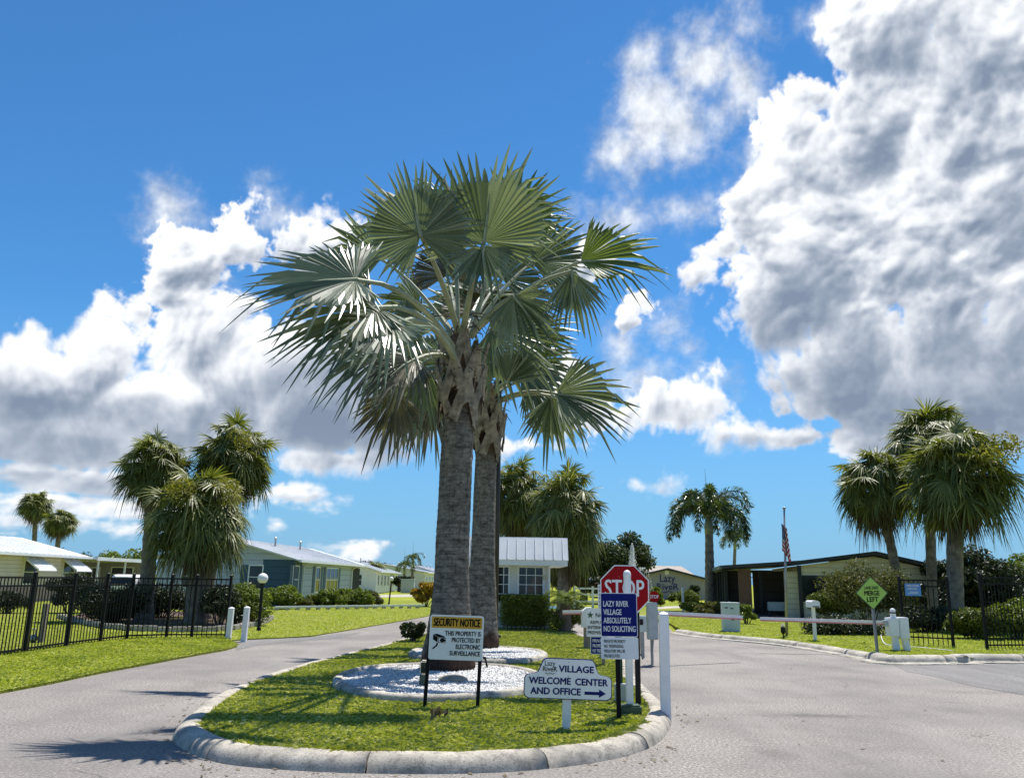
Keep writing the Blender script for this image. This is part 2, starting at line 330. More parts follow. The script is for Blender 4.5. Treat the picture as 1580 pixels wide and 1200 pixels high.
M = {}
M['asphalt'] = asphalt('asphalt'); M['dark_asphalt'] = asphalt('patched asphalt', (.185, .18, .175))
M['concrete'] = concrete('weathered concrete', (.54, .49, .41)); M['pale_concrete'] = concrete('pale concrete', (.55, .51, .43))
M['lawn'] = soil_grass('lawn ground', (.07, .09, .012), (.205, .25, .025), (.30, .28, .08))
M['field'] = soil_grass('field grass', (.12, .145, .018), (.25, .285, .028), (.33, .31, .06), .5)
M['island_soil'] = soil_grass('island turf', (.06, .075, .010), (.24, .28, .035), (.30, .26, .10))
M['blade'] = leafmat('grass blades', [(0, (.16, .20, .014)), (.45, (.39, .43, .065)), (.8, (.58, .56, .16)), (1, (.8, .72, .44))], .5, .3, .45, (.24, .28, .04), .8)
M['blade2'] = leafmat('lawn blades', [(0, (.25, .30, .02)), (.5, (.43, .48, .065)), (.9, (.57, .57, .12)), (1, (.72, .63, .28))], .55, .3, .3, (.30, .35, .045), .8)
M['bark'] = trunk_bis()
M['sabal_bark'] = P('sabal bark', (.20, .165, .125), .9, .55, 4, .9, 9)
M['tree_bark'] = P('tree bark', (.12, .095, .07), .9, .5, 4, .9, 12)
M['boot'] = P('leaf base straps', (.27, .225, .16), .8, .6, 6, .9, 20, dirt=(.06, .032, .02), dirt_amt=.9)
M['fibre'] = P('brown fibre', (.15, .095, .058), .95, .7, 9, 1.0, 30)
M['petiole'] = P('petiole', (.27, .29, .18), .5, .25, 4, .2, 30)
M['bis'] = leafmat('silver green fan leaf', [(0, (.06, .085, .042)), (.5, (.18, .215, .142)), (1, (.33, .365, .275))], .38, .30, .6, (.135, .168, .10))
M['bis_green'] = leafmat('olive green fan leaf', [(0, (.08, .115, .025)), (.6, (.15, .20, .045)), (1, (.24, .28, .09))], .38, .38, .5, (.12, .16, .04))
M['bis_old'] = leafmat('old brown fan leaf', [(0, (.06, .055, .03)), (.5, (.13, .12, .075)), (1, (.24, .21, .14))], .5, .2, .5)
M['sabal'] = leafmat('sabal leaf', [(0, (.04, .06, .010)), (.5, (.125, .15, .026)), (.82, (.24, .255, .06)), (1, (.40, .37, .15))], .46, .34, .45)
M['sabal_yellow'] = leafmat('sabal flower sprays', [(0, (.15, .15, .02)), (1, (.36, .34, .06))], .6, .3, .3)
M['dead'] = leafmat('dead hanging leaf', [(0, (.07, .05, .025)), (.6, (.16, .12, .07)), (1, (.28, .23, .15))], .7, .2, .2)
M['foxtail'] = leafmat('foxtail leaf', [(0, (.035, .06, .015)), (.6, (.075, .115, .025)), (1, (.14, .18, .05))], .38, .28, .6)
M['oak'] = leafmat('oak leaf', [(0, (.025, .042, .012)), (.6, (.055, .08, .022)), (1, (.10, .125, .05))], .5, .25, .4)
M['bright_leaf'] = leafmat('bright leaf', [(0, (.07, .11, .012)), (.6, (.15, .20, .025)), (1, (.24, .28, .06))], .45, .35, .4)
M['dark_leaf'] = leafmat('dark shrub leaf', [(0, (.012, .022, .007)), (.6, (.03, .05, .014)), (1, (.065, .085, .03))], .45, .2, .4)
M['hedge_leaf'] = leafmat('hedge leaf', [(0, (.05, .075, .010)), (.6, (.13, .165, .024)), (1, (.25, .27, .07))], .45, .25, .4)
M['olive_leaf'] = leafmat('olive shrub leaf', [(0, (.05, .06, .014)), (.6, (.12, .125, .035)), (1, (.22, .20, .08))], .55, .3, .3)
M['cycad'] = leafmat('cycad leaf', [(0, (.05, .085, .008)), (1, (.16, .22, .02))], .6, .25, .15)
M['orange_leaf'] = leafmat('orange croton leaf', [(0, (.20, .16, .012)), (1, (.50, .30, .03))], .45, .3, .4)
M['flower'] = leafmat('white flowers', [(0, (.6, .58, .55)), (1, (.8, .78, .76))], .6, .2, .3)
M['gravel'] = leafmat('white gravel', [(0, (.30, .29, .28)), (.25, (.58, .57, .55)), (1, (.80, .79, .77))], .8, .0, .2, (.50, .49, .47))
M['mulch'] = P('brown mulch', (.075, .042, .030), .95, .6, 18, 1.0, 40)
M['white'] = P('white paint', (.80, .81, .82), .42, .05, 3, .0, dirt=(.5, .48, .44), dirt_amt=.22)
M['sign_white'] = P('sign white', (.86, .86, .85), .45, .04, 2, spec=.3, dirt=(.55, .53, .48), dirt_amt=.12)
M['navy'] = P('sign navy', (.008, .014, .15), .6, .10, 3, spec=.12)
M['letter_navy'] = P('letter navy', (.010, .016, .13), .6, .05, 3, spec=.12)
M['letter_black'] = P('letter black', (.008, .008, .008), .6, .05, 3, spec=.1)
M['letter_white'] = P('letter white', (.82, .82, .82), .4, .03, 3)
M['letter_green'] = P('letter green', (.05, .12, .03), .5, .1, 3)
M['red'] = P('sign red', (.34, .006, .010), .6, .12, 3, spec=.12)
M['yellow'] = P('sign amber', (.66, .37, .05), .6, .10, 4, spec=.15)
M['lime'] = P('sign lime', (.38, .60, .12), .6, .08, 3, spec=.15)
M['skyblue'] = P('sign blue', (.10, .26, .62), .4, .15, 5)
M['black'] = P('black painted metal', (.007, .007, .008), .55, .2, 6, spec=.3)
M['fence_black'] = P('black fence paint', (.006, .006, .007), .6, .2, 6, spec=.25)
M['steel'] = P('galvanised steel', (.30, .31, .32), .45, .15, 5, metal=.6)
M['green_steel'] = P('green steel', (.035, .075, .05), .5, .2, 6)
M['bronze'] = P('dark bronze pole', (.028, .026, .024), .5, .2, 5)
M['grey_box'] = P('grey cabinet', (.42, .46, .46), .5, .08, 3, dirt=(.2, .2, .18))
M['util'] = P('utility cabinet', (.52, .60, .60), .5, .06, 3)
M['globe'] = P('lamp globe', (.82, .82, .80), .25, .03, 3)
M['cream'] = P('cream plastic', (.62, .56, .42), .5, .1, 4)
M['barrier'] = P('white and red barrier arm', (.78, .74, .72), .5, .08, 8)
M['barrier_red'] = P('faded red stripe', (.62, .25, .22), .5, .2, 3)
M['roof_white'] = metal_roof('white metal roof')
M['wall_white'] = P('white wall paint', (.70, .70, .68), .6, .06, 1.5)
M['wall_cream'] = siding('cream siding', (.80, .70, .64), .2)
M['wall_pink'] = P('pink skirting', (.42, .30, .30), .7, .1, 3)
M['wall_blue'] = siding('grey blue siding', (.46, .52, .63), .35, .3)
M['wall_navy'] = siding('dark blue siding', (.035, .095, .16), .35, .3)
M['shutter'] = P('blue shutter', (.04, .09, .14), .55, .1, 3)
M['wall_grey'] = P('grey stucco', (.31, .285, .30), .8, .08, 2)
M['wall_yellow'] = siding('pale yellow siding', (.82, .74, .53), .24)
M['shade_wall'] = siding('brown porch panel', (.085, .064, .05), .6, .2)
M['roof_dark'] = P('dark roof trim', (.022, .026, .026), .5, .2, 3)
M['roof_green'] = P('weathered green roof edge', (.11, .15, .13), .6, .2, 3)
M['roof_tan'] = P('tan shingles', (.36, .31, .26), .85, .2, 4, .6, 12)
M['glass'] = glass('window glass'); M['screen'] = P('porch screen', (.012, .013, .014), .8, .2, 3)
M['brick'] = brick('brown brick'); M['car_white'] = P('car paint', (.78, .79, .80), .2, .02, 2)
M['tyre'] = P('tyre', (.02, .02, .02), .8, .2, 5); M['spray'] = water_mat(); M['flag'] = flag_mat()
M['wood'] = P('grey wood', (.28, .24, .19), .85, .25, 5, .5, 20)
M['bin_blue'] = P('blue plastic', (.02, .10, .38), .45, .1, 3)

# ------------------------------------------------------------------ mesh helpers
class MB:
    def __init__(s): s.v = []; s.f = []; s.m = []; s.n = 0; s.uv = None
    def add(s, verts, faces, mi=0):
        b = s.n; s.v.extend([tuple(v) for v in verts]); s.n += len(verts)
        s.f.extend([tuple(i + b for i in f) for f in faces]); s.m.extend([mi] * len(faces))
    def box(s, c, d, rz=0, mi=0, tilt=None, bev=0):
        x, y, z = d[0] / 2, d[1] / 2, d[2] / 2
        vs = [Vector(p) for p in ((-x, -y, -z), (x, -y, -z), (x, y, -z), (-x, y, -z), (-x, -y, z), (x, -y, z), (x, y, z), (-x, y, z))]
        if bev:
            bm = bmesh.new(); bv = [bm.verts.new(p) for p in vs]
            for f in ((0, 3, 2, 1), (4, 5, 6, 7), (0, 1, 5, 4), (1, 2, 6, 5), (2, 3, 7, 6), (3, 0, 4, 7)): bm.faces.new([bv[i] for i in f])
            bmesh.ops.bevel(bm, geom=bm.edges[:], offset=bev, segments=2, affect='EDGES'); bm.verts.index_update()
            vs = [v.co.copy() for v in bm.verts]; fs = [[v.index for v in f.verts] for f in bm.faces]; bm.free()
        else: fs = ((0, 3, 2, 1), (4, 5, 6, 7), (0, 1, 5, 4), (1, 2, 6, 5), (2, 3, 7, 6), (3, 0, 4, 7))
        mt = Matrix.Rotation(rz, 3, 'Z')
        if tilt: mt = mt @ Matrix.Rotation(tilt[1], 3, tilt[0])
        s.add([mt @ p + Vector(c) for p in vs], fs, mi)
    def bar(s, a, b, w, d=None, mi=0):           # square bar between two points
        a, b = Vector(a), Vector(b); d = d or w; ax = (b - a).normalized()
        up = Vector((0, 0, 1)) if abs(ax.z) < .95 else Vector((0, 1, 0))
        sx = ax.cross(up).normalized(); sy = sx.cross(ax)
        vs = [p + sx * (i * w / 2) + sy * (j * d / 2) for p in (a, b) for i, j in ((-1, -1), (1, -1), (1, 1), (-1, 1))]
        s.add(vs, ((0, 1, 2, 3), (7, 6, 5, 4), (0, 4, 5, 1), (1, 5, 6, 2), (2, 6, 7, 3), (3, 7, 4, 0)), mi)
    def tube(s, pts, rad, n=10, mi=0, cap=True):
        pts = [Vector(p) for p in pts]; rad = rad if hasattr(rad, '__len__') else [rad] * len(pts); vs = []; ref = None
        for i, p in enumerate(pts):
            t = (pts[min(i + 1, len(pts) - 1)] - pts[max(i - 1, 0)]).normalized()
            if ref is None: ref = t.orthogonal().normalized()
            a = (ref - t * ref.dot(t)).normalized(); ref = a; b = t.cross(a)
            for k in range(n):
                q = 2 * PI * k / n; vs.append(p + (a * math.cos(q) + b * math.sin(q)) * rad[i])
        fs = [(i * n + k, i * n + (k + 1) % n, (i + 1) * n + (k + 1) % n, (i + 1) * n + k) for i in range(len(pts) - 1) for k in range(n)]
        if cap: fs += [tuple(range(n - 1, -1, -1)), tuple(range((len(pts) - 1) * n, len(pts) * n))]
        s.add(vs, fs, mi)
    def lathe(s, prof, n=20, c=(0, 0, 0), mi=0):
        c = Vector(c); vs = [c + Vector((r * math.cos(2 * PI * k / n), r * math.sin(2 * PI * k / n), z)) for r, z in prof for k in range(n)]
        fs = [(i * n + k, i * n + (k + 1) % n, (i + 1) * n + (k + 1) % n, (i + 1) * n + k) for i in range(len(prof) - 1) for k in range(n)]
        s.add(vs, fs + [tuple(range(n - 1, -1, -1)), tuple(range((len(prof) - 1) * n, len(prof) * n))], mi)
    def prism(s, poly, y0, y1, mi=0, axis='y'):   # polygon in x,z pushed along y (or x,y along z)
        n = len(poly)
        if axis == 'y': vs = [(x, y0, z) for x, z in poly] + [(x, y1, z) for x, z in poly]
        elif axis == 'x': vs = [(y0, x, z) for x, z in poly] + [(y1, x, z) for x, z in poly]
        else: vs = [(x, z, y0) for x, z in poly] + [(x, z, y1) for x, z in poly]
        s.add(vs, [tuple(range(n)), tuple(range(2 * n - 1, n - 1, -1))] + [(i, i + n, (i + 1) % n + n, (i + 1) % n) for i in range(n)], mi)
    def sphere(s, c, r, n=16, m=10, mi=0, sz=1.0):
        s.lathe([(max(1e-4, r * math.sin(PI * i / m)), -r * sz * math.cos(PI * i / m)) for i in range(m + 1)], n, c, mi)
    def build(s, name, mats, parent=None, smooth=False, loc=None, attr=None):
        me = bpy.data.meshes.new(name); me.from_pydata(s.v, [], s.f)
        for m in (mats if isinstance(mats, (list, tuple)) else [mats]): me.materials.append(M[m] if isinstance(m, str) else m)
        me.polygons.foreach_set('material_index', s.m)
        if smooth: me.polygons.foreach_set('use_smooth', [True] * len(s.f))
        if attr is not None:
            at = me.attributes.new(attr[0], 'FLOAT', 'POINT'); at.data.foreach_set('value', attr[1])
        if s.uv is not None:
            ul = me.uv_layers.new(name='UVMap'); vi = np.empty(len(me.loops), dtype=np.int32); me.loops.foreach_get('vertex_index', vi)
            ul.data.foreach_set('uv', np.array(s.uv, dtype=np.float32)[vi].ravel())
        me.update()
        o = bpy.data.objects.new(name, me); col.objects.link(o)
        if parent: o.parent = parent
        if loc is not None: o.location = loc
        return o
def np_mesh(name, verts, nper, tris, mat, parent=None):
    """many equal little pieces: verts (K,nper,3), tris list of index tuples into each piece"""
    K = verts.shape[0]; me = bpy.data.meshes.new(name); me.vertices.add(K * nper); me.vertices.foreach_set('co', verts.astype(np.float32).ravel())
    idx = (np.arange(K)[:, None, None] * nper + np.array(tris)[None]).astype(np.int32); nt = len(tris); ln = len(tris[0])
    me.loops.add(K * nt * ln); me.loops.foreach_set('vertex_index', idx.ravel())
    me.polygons.add(K * nt); me.polygons.foreach_set('loop_start', np.arange(0, K * nt * ln, ln, dtype=np.int32))
    me.materials.append(M[mat]); me.update(calc_edges=True)
    o = bpy.data.objects.new(name, me); col.objects.link(o)
    if parent: o.parent = parent
    return o
def tag(o, label=None, cat=None, group=None, kind=None):
    if label: o['label'] = label
    if cat: o['category'] = cat
    if group: o['group'] = group
    if kind: o['kind'] = kind
    return o
def thing(name, label, cat, loc=(0, 0, 0), rz=0, group=None, tilt=0):
    o = bpy.data.objects.new(name, None); col.objects.link(o); o.location = loc; o.rotation_euler = (0, tilt, rz); o.empty_display_size = .1
    return tag(o, label, cat, group)
def struct(o, label=None, kind='structure'):
    return tag(o, label, None, None, kind)
def dup(root, loc, rz=0, sc=1.0, label=None, group=None):
    r = root.copy(); col.objects.link(r); r.location = loc; r.rotation_euler = (0, 0, rz); r.scale = (sc, sc, sc)
    if label: r['label'] = label
    if group: r['group'] = group
    for ch in list(root.children):
        c = ch.copy(); col.objects.link(c); c.parent = r
        for g in list(ch.children):
            d = g.copy(); col.objects.link(d); d.parent = c
    return r
_font_cache = {}
def glyphs(s, bold=.0):
    k = (s, bold)
    if k in _font_cache: return _font_cache[k]
    cu = bpy.data.curves.new('lettering', 'FONT'); cu.body = s; cu.offset = bold; cu.resolution_u = 3; cu.align_x = 'LEFT'
    o = bpy.data.objects.new('lettering', cu); col.objects.link(o); bpy.context.view_layer.update()
    me = bpy.data.meshes.new_from_object(o.evaluated_get(bpy.context.evaluated_depsgraph_get()))
    v = np.array([p.co[:2] for p in me.vertices]); f = [tuple(p.vertices) for p in me.polygons]
    bpy.data.objects.remove(o); bpy.data.curves.remove(cu); bpy.data.meshes.remove(me)
    _font_cache[k] = (v, f); return v, f
def text(mb, s, x, z, h, w=None, align='c', y=-.01, bold=.02, mi=0, space=None):
    """lettering flat on a sign: cap height h, its lower edge at z; strokes thickened by a second and third print"""
    v, f = glyphs(s, 0); v = v.copy()
    cap, _ = glyphs('H', 0); ch = cap[:, 1].max() - cap[:, 1].min(); base = cap[:, 1].min()
    sc = h / ch; wid = (v[:, 0].max() - v[:, 0].min()); sx = (w / wid) if w else sc
    xs = (v[:, 0] - v[:, 0].min()) * sx
    off = x - (wid * sx / 2 if align == 'c' else wid * sx if align == 'r' else 0)
    b = bold * sc
    for k, (dx, dz) in enumerate(((0, 0), (b, 0), (-b, 0), (0, b * .7), (0, -b * .7)) if bold else ((0, 0),)):
        mb.add([(a + off + dx, y - .0004 * k, (q - base) * sc + z + dz) for a, q in zip(xs, v[:, 1])], f, mi)
rng = np.random.default_rng(7); random.seed(5)

def inside(poly, x, y):
    r = np.zeros(len(x), bool); n = len(poly)
    for i in range(n):
        x0, y0 = poly[i][:2]; x1, y1 = poly[(i + 1) % n][:2]
        if y0 == y1: continue
        r ^= ((y0 > y) != (y1 > y)) & (x < (x1 - x0) * (y - y0) / (y1 - y0) + x0)
    return r
def scatter(poly, n, bias=0.0):
    p = np.array([q[:2] for q in poly]); lo, hi = p.min(0), p.max(0); X = np.zeros(0); Y = np.zeros(0)
    while len(X) < n:
        u = rng.random(n * 2); u = u ** (1 + bias)
        x = lo[0] + (hi[0] - lo[0]) * rng.random(n * 2); y = lo[1] + (hi[1] - lo[1]) * u
        k = inside(poly, x, y); X = np.append(X, x[k]); Y = np.append(Y, y[k])
    return X[:n], Y[:n]
def blades(name, poly, n, h, w, z0, mat, bias=0.0, skip=None, zf=None, label=None):
    x, y = scatter(poly, n, bias)
    if skip is not None:
        k = ~skip(x, y); x, y = x[k], y[k]
    n = len(x); b = rng.random(n) * 2 * PI; a = b + PI / 2 + rng.normal(0, .5, n); hh = h * (.5 + .8 * rng.random(n)) * (1 + .25 * np.sin(x * 3.1 + np.sin(y * 2.3)) * np.sin(y * 2.7))
    ww = w * (.7 + .6 * rng.random(n)); le = hh * (.9 + 1.1 * rng.random(n)); rise = .18 + .5 * rng.random(n) ** 2
    z = np.full(n, z0) if zf is None else zf(x, y)
    V = np.empty((n, 4, 3)); ca, sa = np.cos(a) * ww / 2, np.sin(a) * ww / 2; cb_, sb = np.cos(b) * le, np.sin(b) * le
    V[:, 0] = np.stack([x - ca, y - sa, z - .01], 1); V[:, 1] = np.stack([x + ca, y + sa, z - .01], 1)
    V[:, 2] = np.stack([x + ca * .9 + cb_ * .5, y + sa * .9 + sb * .5, z + hh * rise], 1); V[:, 3] = np.stack([x + cb_, y + sb, z + hh * rise * (.55 + .5 * rng.random(n))], 1)
    o = np_mesh(name, V, 4, [(0, 1, 2), (0, 2, 3)], mat)
    return tag(o, label, 'grass', None, 'stuff')
def leaf_cloud(mb, clumps, n, size, mi=0, up=.3, shell=.55):
    """leaf-sized faces spread through ellipsoid clumps (centre, radii)"""
    wts = np.array([c[1][0] * c[1][1] + c[1][1] * c[1][2] + c[1][0] * c[1][2] for c in clumps]); wts = wts / wts.sum()
    k = rng.choice(len(clumps), n, p=wts); C = np.array([c[0] for c in clumps])[k]; Rr = np.array([c[1] for c in clumps])[k]
    d = rng.normal(size=(n, 3)); d /= np.linalg.norm(d, axis=1)[:, None]
    r = (shell + (1.08 - shell) * rng.random(n) ** .7)[:, None]
    p = C + d * Rr * r
    nn = d * .7 + rng.normal(size=(n, 3)) * .7; nn[:, 2] += up; nn /= np.linalg.norm(nn, axis=1)[:, None]
    t = np.cross(nn, rng.normal(size=(n, 3))); t /= np.linalg.norm(t, axis=1)[:, None]; b = np.cross(nn, t)
    s = (size * (.6 + .8 * rng.random(n)))[:, None]
    V = np.stack([p - t * s, p + b * s * .42, p + t * s, p - b * s * .42], 1)
    V[:, 2] -= nn * s * .25; V[:, 0] -= nn * s * .15
    mb.add(V.reshape(-1, 3).tolist(), [(4 * i, 4 * i + 1, 4 * i + 2, 4 * i + 3) for i in range(n)], mi)

# ------------------------------------------------------------------ the ground
def sheet(name, poly, z, mat, label=None, thick=None):
    mb = MB(); n = len(poly); vs = [(p[0], p[1], z) for p in poly]; fs = [tuple(range(n))]
    if thick:
        vs += [(p[0], p[1], z - thick) for p in poly]; fs += [(i, i + n, (i + 1) % n + n, (i + 1) % n) for i in range(n)]
    mb.add(vs, fs); o = mb.build(name, mat)
    bm = bmesh.new(); bm.from_mesh(o.data); bmesh.ops.recalc_face_normals(bm, faces=bm.faces[:])
    bmesh.ops.triangulate(bm, faces=[f for f in bm.faces if len(f.verts) > 4]); bm.to_mesh(o.data); bm.free()
    if o.data.polygons[0].normal.z < 0: o.data.flip_normals()
    return struct(o, label)
def gl(*pp, z=0): return [G(x, y, z) for x, y in pp]
def smooth_line(pts, k=8, closed=False):
    P_ = [Vector(p) for p in pts]; out = []; n = len(P_)
    for i in range(n if closed else n - 1):
        p0 = P_[(i - 1) % n] if closed or i > 0 else P_[i]; p1 = P_[i]; p2 = P_[(i + 1) % n]; p3 = P_[(i + 2) % n] if closed or i + 2 < n else p2
        for j in range(k):
            t = j / k; out.append(.5 * ((2 * p1) + (p2 - p0) * t + (2 * p0 - 5 * p1 + 4 * p2 - p3) * t * t + (3 * p1 - p0 - 3 * p2 + p3) * t ** 3))
    if not closed: out.append(P_[-1])
    return out
def resample(line, step, closed=False):
    L_ = line + ([line[0]] if closed else []); out = [L_[0].copy()]; acc = 0
    for a, b in zip(L_, L_[1:]):
        d = (b - a).length; pos = step - acc
        while pos <= d: out.append(a.lerp(b, pos / d)); pos += step
        acc = d - (pos - step)
    return out

big = MB(); big.add([(-900, -60, -.05), (900, -60, -.05), (900, 1500, -.05), (-900, 1500, -.05)], [(0, 1, 2, 3)])
struct(big.build('ground', 'field'), 'wide mown grass ground reaching the horizon')
lawn_front = [Vector(p) for p in ((-60, 6.5, 0), (-7.6, 7.2, 0))] + gl((-60, 1082), (0, 1070), (75, 1056), (150, 1040), (225, 1026), (300, 1012), (350, 1003), (366, 998))
spur = gl((352, 989))
lawn_back = gl((385, 986.5), (430, 985), (480, 982), (540, 972), (600, 961.5), (654, 952))
road_right = gl((1012, 948), (1026, 962), (1040, 976), (1096, 984), (1200, 994), (1270, 1004), (1336, 1016), (1364, 1023), (1423, 1023.5), (1500, 1023), (1580, 1022))
road_poly = ([Vector((-60, -8, 0)), Vector((60, -8, 0)), Vector((60, 19.6, 0)), Vector((26, 19.4, 0))] + road_right[::-1] +
             [Vector((4.2, 46, 0)), Vector((-1.4, 47, 0)), Vector((-3.0, 45, 0))] + lawn_back[::-1] + spur + lawn_front[::-1])
sheet('road', road_poly, 0, 'asphalt', 'pale worn asphalt entrance road')
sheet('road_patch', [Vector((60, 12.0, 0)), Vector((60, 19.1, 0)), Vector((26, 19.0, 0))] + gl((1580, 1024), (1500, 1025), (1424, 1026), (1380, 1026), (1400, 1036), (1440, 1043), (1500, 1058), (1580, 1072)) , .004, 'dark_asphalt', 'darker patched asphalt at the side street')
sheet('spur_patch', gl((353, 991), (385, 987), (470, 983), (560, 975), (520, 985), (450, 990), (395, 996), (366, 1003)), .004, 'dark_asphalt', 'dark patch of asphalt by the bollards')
sheet('verge', lawn_front + [spur[0], Vector((-7.35, 22.6, 0)), Vector((-60, 24, 0))], .045, 'lawn', 'mown grass verge left of the road', .09)
sheet('lawn', [spur[0] + Vector((.08, .1, 0))] + lawn_back + [Vector((-3.0, 45, 0)), Vector((-4.7, 62, 0)), Vector((-60, 62, 0)), Vector((-60, 24.05, 0)), Vector((-7.35, 22.65, 0))], .03, 'lawn', 'wide lawn before the mobile homes', .08)
vr = []
for i_, p in enumerate(road_right[1:], 1):
    t_ = (road_right[min(i_ + 1, len(road_right) - 1)] - road_right[i_ - 1]); t_.z = 0; t_.normalize(); vr.append(p + Vector((-t_.y, t_.x, 0)) * .24)
sheet('lawn_strip', vr + [Vector((26, 19.66, 0)), Vector((60, 19.9, 0)), Vector((60, 64, 0)), Vector((4.8, 64, 0)), Vector((4.6, 46, 0))], .09, 'lawn', 'mown grass right of the road', .14)

# kerbs: separate cast lengths with joints, rolled section
def kerb(name, line, side, mat, label, width=.34, high=.17, apron=.0, seglen=2.4, gap=.018, step=.16, z0=0.0):
    """side=+1: the lawn lies to the left of the walking direction"""
    mb = MB(); pts = resample(line, step); n = len(pts); per = max(3, int(seglen / step)); i = 0
    prof = [(-.02, -.06), (0, .01), (.012, high * .30), (.030, high * .55), (.058, high * .75), (.095, high * .89), (.14, high * .965), (.19, high), (width - .06, high * .99), (width - .02, high * .94), (width, high * .7), (width + .003, -.06)]
    if apron: prof = [(-apron, -.05), (-apron, .016), (-.02, .02)] + prof[1:]
    while i < n - 1:
        j = min(n - 1, i + per + random.choice((-1, 0, 0, 2)))
        if n - 1 - j < 4: j = n - 1
        seg = [p.copy() for p in pts[i:j + 1]]
        d0 = (seg[1] - seg[0]).normalized(); d1 = (seg[-1] - seg[-2]).normalized(); seg[0] += d0 * gap / 2; seg[-1] -= d1 * gap / 2
        vs = []; jz = random.uniform(-.004, .004)
        for k, p in enumerate(seg):
            t = (seg[min(k + 1, len(seg) - 1)] - seg[max(k - 1, 0)]); t.z = 0; t.normalize(); nrm = Vector((-t.y, t.x, 0)) * side
            for u, h in prof: vs.append(p + nrm * u + Vector((0, 0, h + z0 + jz + .004 * math.sin(p.x * 7 + p.y * 5 + u * 9))))
        m = len(prof); fs = [(k * m + q, k * m + q + 1, (k + 1) * m + q + 1, (k + 1) * m + q) if side < 0 else (k * m + q + 1, k * m + q, (k + 1) * m + q, (k + 1) * m + q + 1) for k in range(len(seg) - 1) for q in range(m - 1)]
        fs += [tuple(range(m)), tuple(range(len(seg) * m - 1, (len(seg) - 1) * m - 1, -1))]
        mb.add(vs, fs); i = j
    o = mb.build(name, mat, smooth=True); o.data.polygons.foreach_set('use_smooth', [len(q.vertices) == 4 for q in o.data.polygons]); return struct(o, label)

isl = gl((1000, 990), (985, 1010), (979, 1030), (983, 1051), (997, 1066), (1013, 1082), (1030, 1100), (1035, 1117), (1012, 1148), (940, 1172), (790, 1190), (585, 1193), (400, 1184), (316, 1170), (268, 1144), (276, 1124), (300, 1104), (340, 1078), (440, 1040), (560, 1008), (640, 985))
isl = [Vector((2.1, 30, 0)), Vector((2.25, 24, 0))] + [p for p in isl[1:]] + [Vector((-2.4, 27, 0)), Vector((-2.2, 33, 0)), Vector((-1.9, 40, 0))]
for p in isl: p.z = 0
isl_line = smooth_line(isl, 8)
kerb('kerb', isl_line, -1, 'concrete', 'rounded weathered concrete kerb round the entrance island', .26, .138, seglen=1.7)
inner = []
for i, p in enumerate(isl_line):
    t = (isl_line[min(i + 1, len(isl_line) - 1)] - isl_line[max(i - 1, 0)]).normalized(); inner.append(p + Vector((t.y, -t.x, 0)) * .24)
isl_poly = inner + [Vector((0, 41, 0))]
kerb('kerb', smooth_line(road_right[2:6] + [road_right[6] * 1.0], 8), 1, 'pale_concrete', 'pale concrete kerb along the right hand lawn', .30, .12, apron=.28, seglen=3.0)
kerb('kerb', smooth_line(road_right[6:] + [Vector((26, 19.4, 0))], 8), 1, 'pale_concrete', 'pale concrete kerb at the right corner', .34, .16, apron=.3, seglen=2.6)

# island turf, gently mounded, built as a grid draped inside the kerb
PA, PB = Vector((-.98, 14.0, 0)), Vector((-.59, 18.4, 0))
def isl_z(x, y):
    d = np.sqrt((x + .9) ** 2 + ((y - 15.5) * .62) ** 2)
    return .105 + .03 * np.exp(-(d / 2.4) ** 2) + .012 * np.sin(x * 2.3 + 1.0) * np.sin(y * 1.9)
def drape(name, poly, step, zf, mat, label):
    p = np.array([q[:2] for q in poly]); lo, hi = p.min(0), p.max(0)
    bm = bmesh.new(); vs = [bm.verts.new((q[0], q[1], 0)) for q in poly]; bm.faces.new(vs); bmesh.ops.triangulate(bm, faces=bm.faces[:])
    for ax in (0, 1):
        c = lo[ax] + step
        while c < hi[ax]:
            co = [0, 0, 0]; co[ax] = c; no = [0, 0, 0]; no[ax] = 1
            bmesh.ops.bisect_plane(bm, geom=bm.verts[:] + bm.edges[:] + bm.faces[:], plane_co=co, plane_no=no); c += step
    for v in bm.verts: v.co.z = float(zf(v.co.x, v.co.y))
    bmesh.ops.recalc_face_normals(bm, faces=bm.faces[:])
    me = bpy.data.meshes.new(name); bm.to_mesh(me); bm.free(); me.materials.append(M[mat])
    if me.polygons[0].normal.z < 0: me.flip_normals()
    o = bpy.data.objects.new(name, me); col.objects.link(o); return struct(o, label)
drape('island_turf', isl_poly, .5, isl_z, 'island_soil', 'turf of the entrance island')

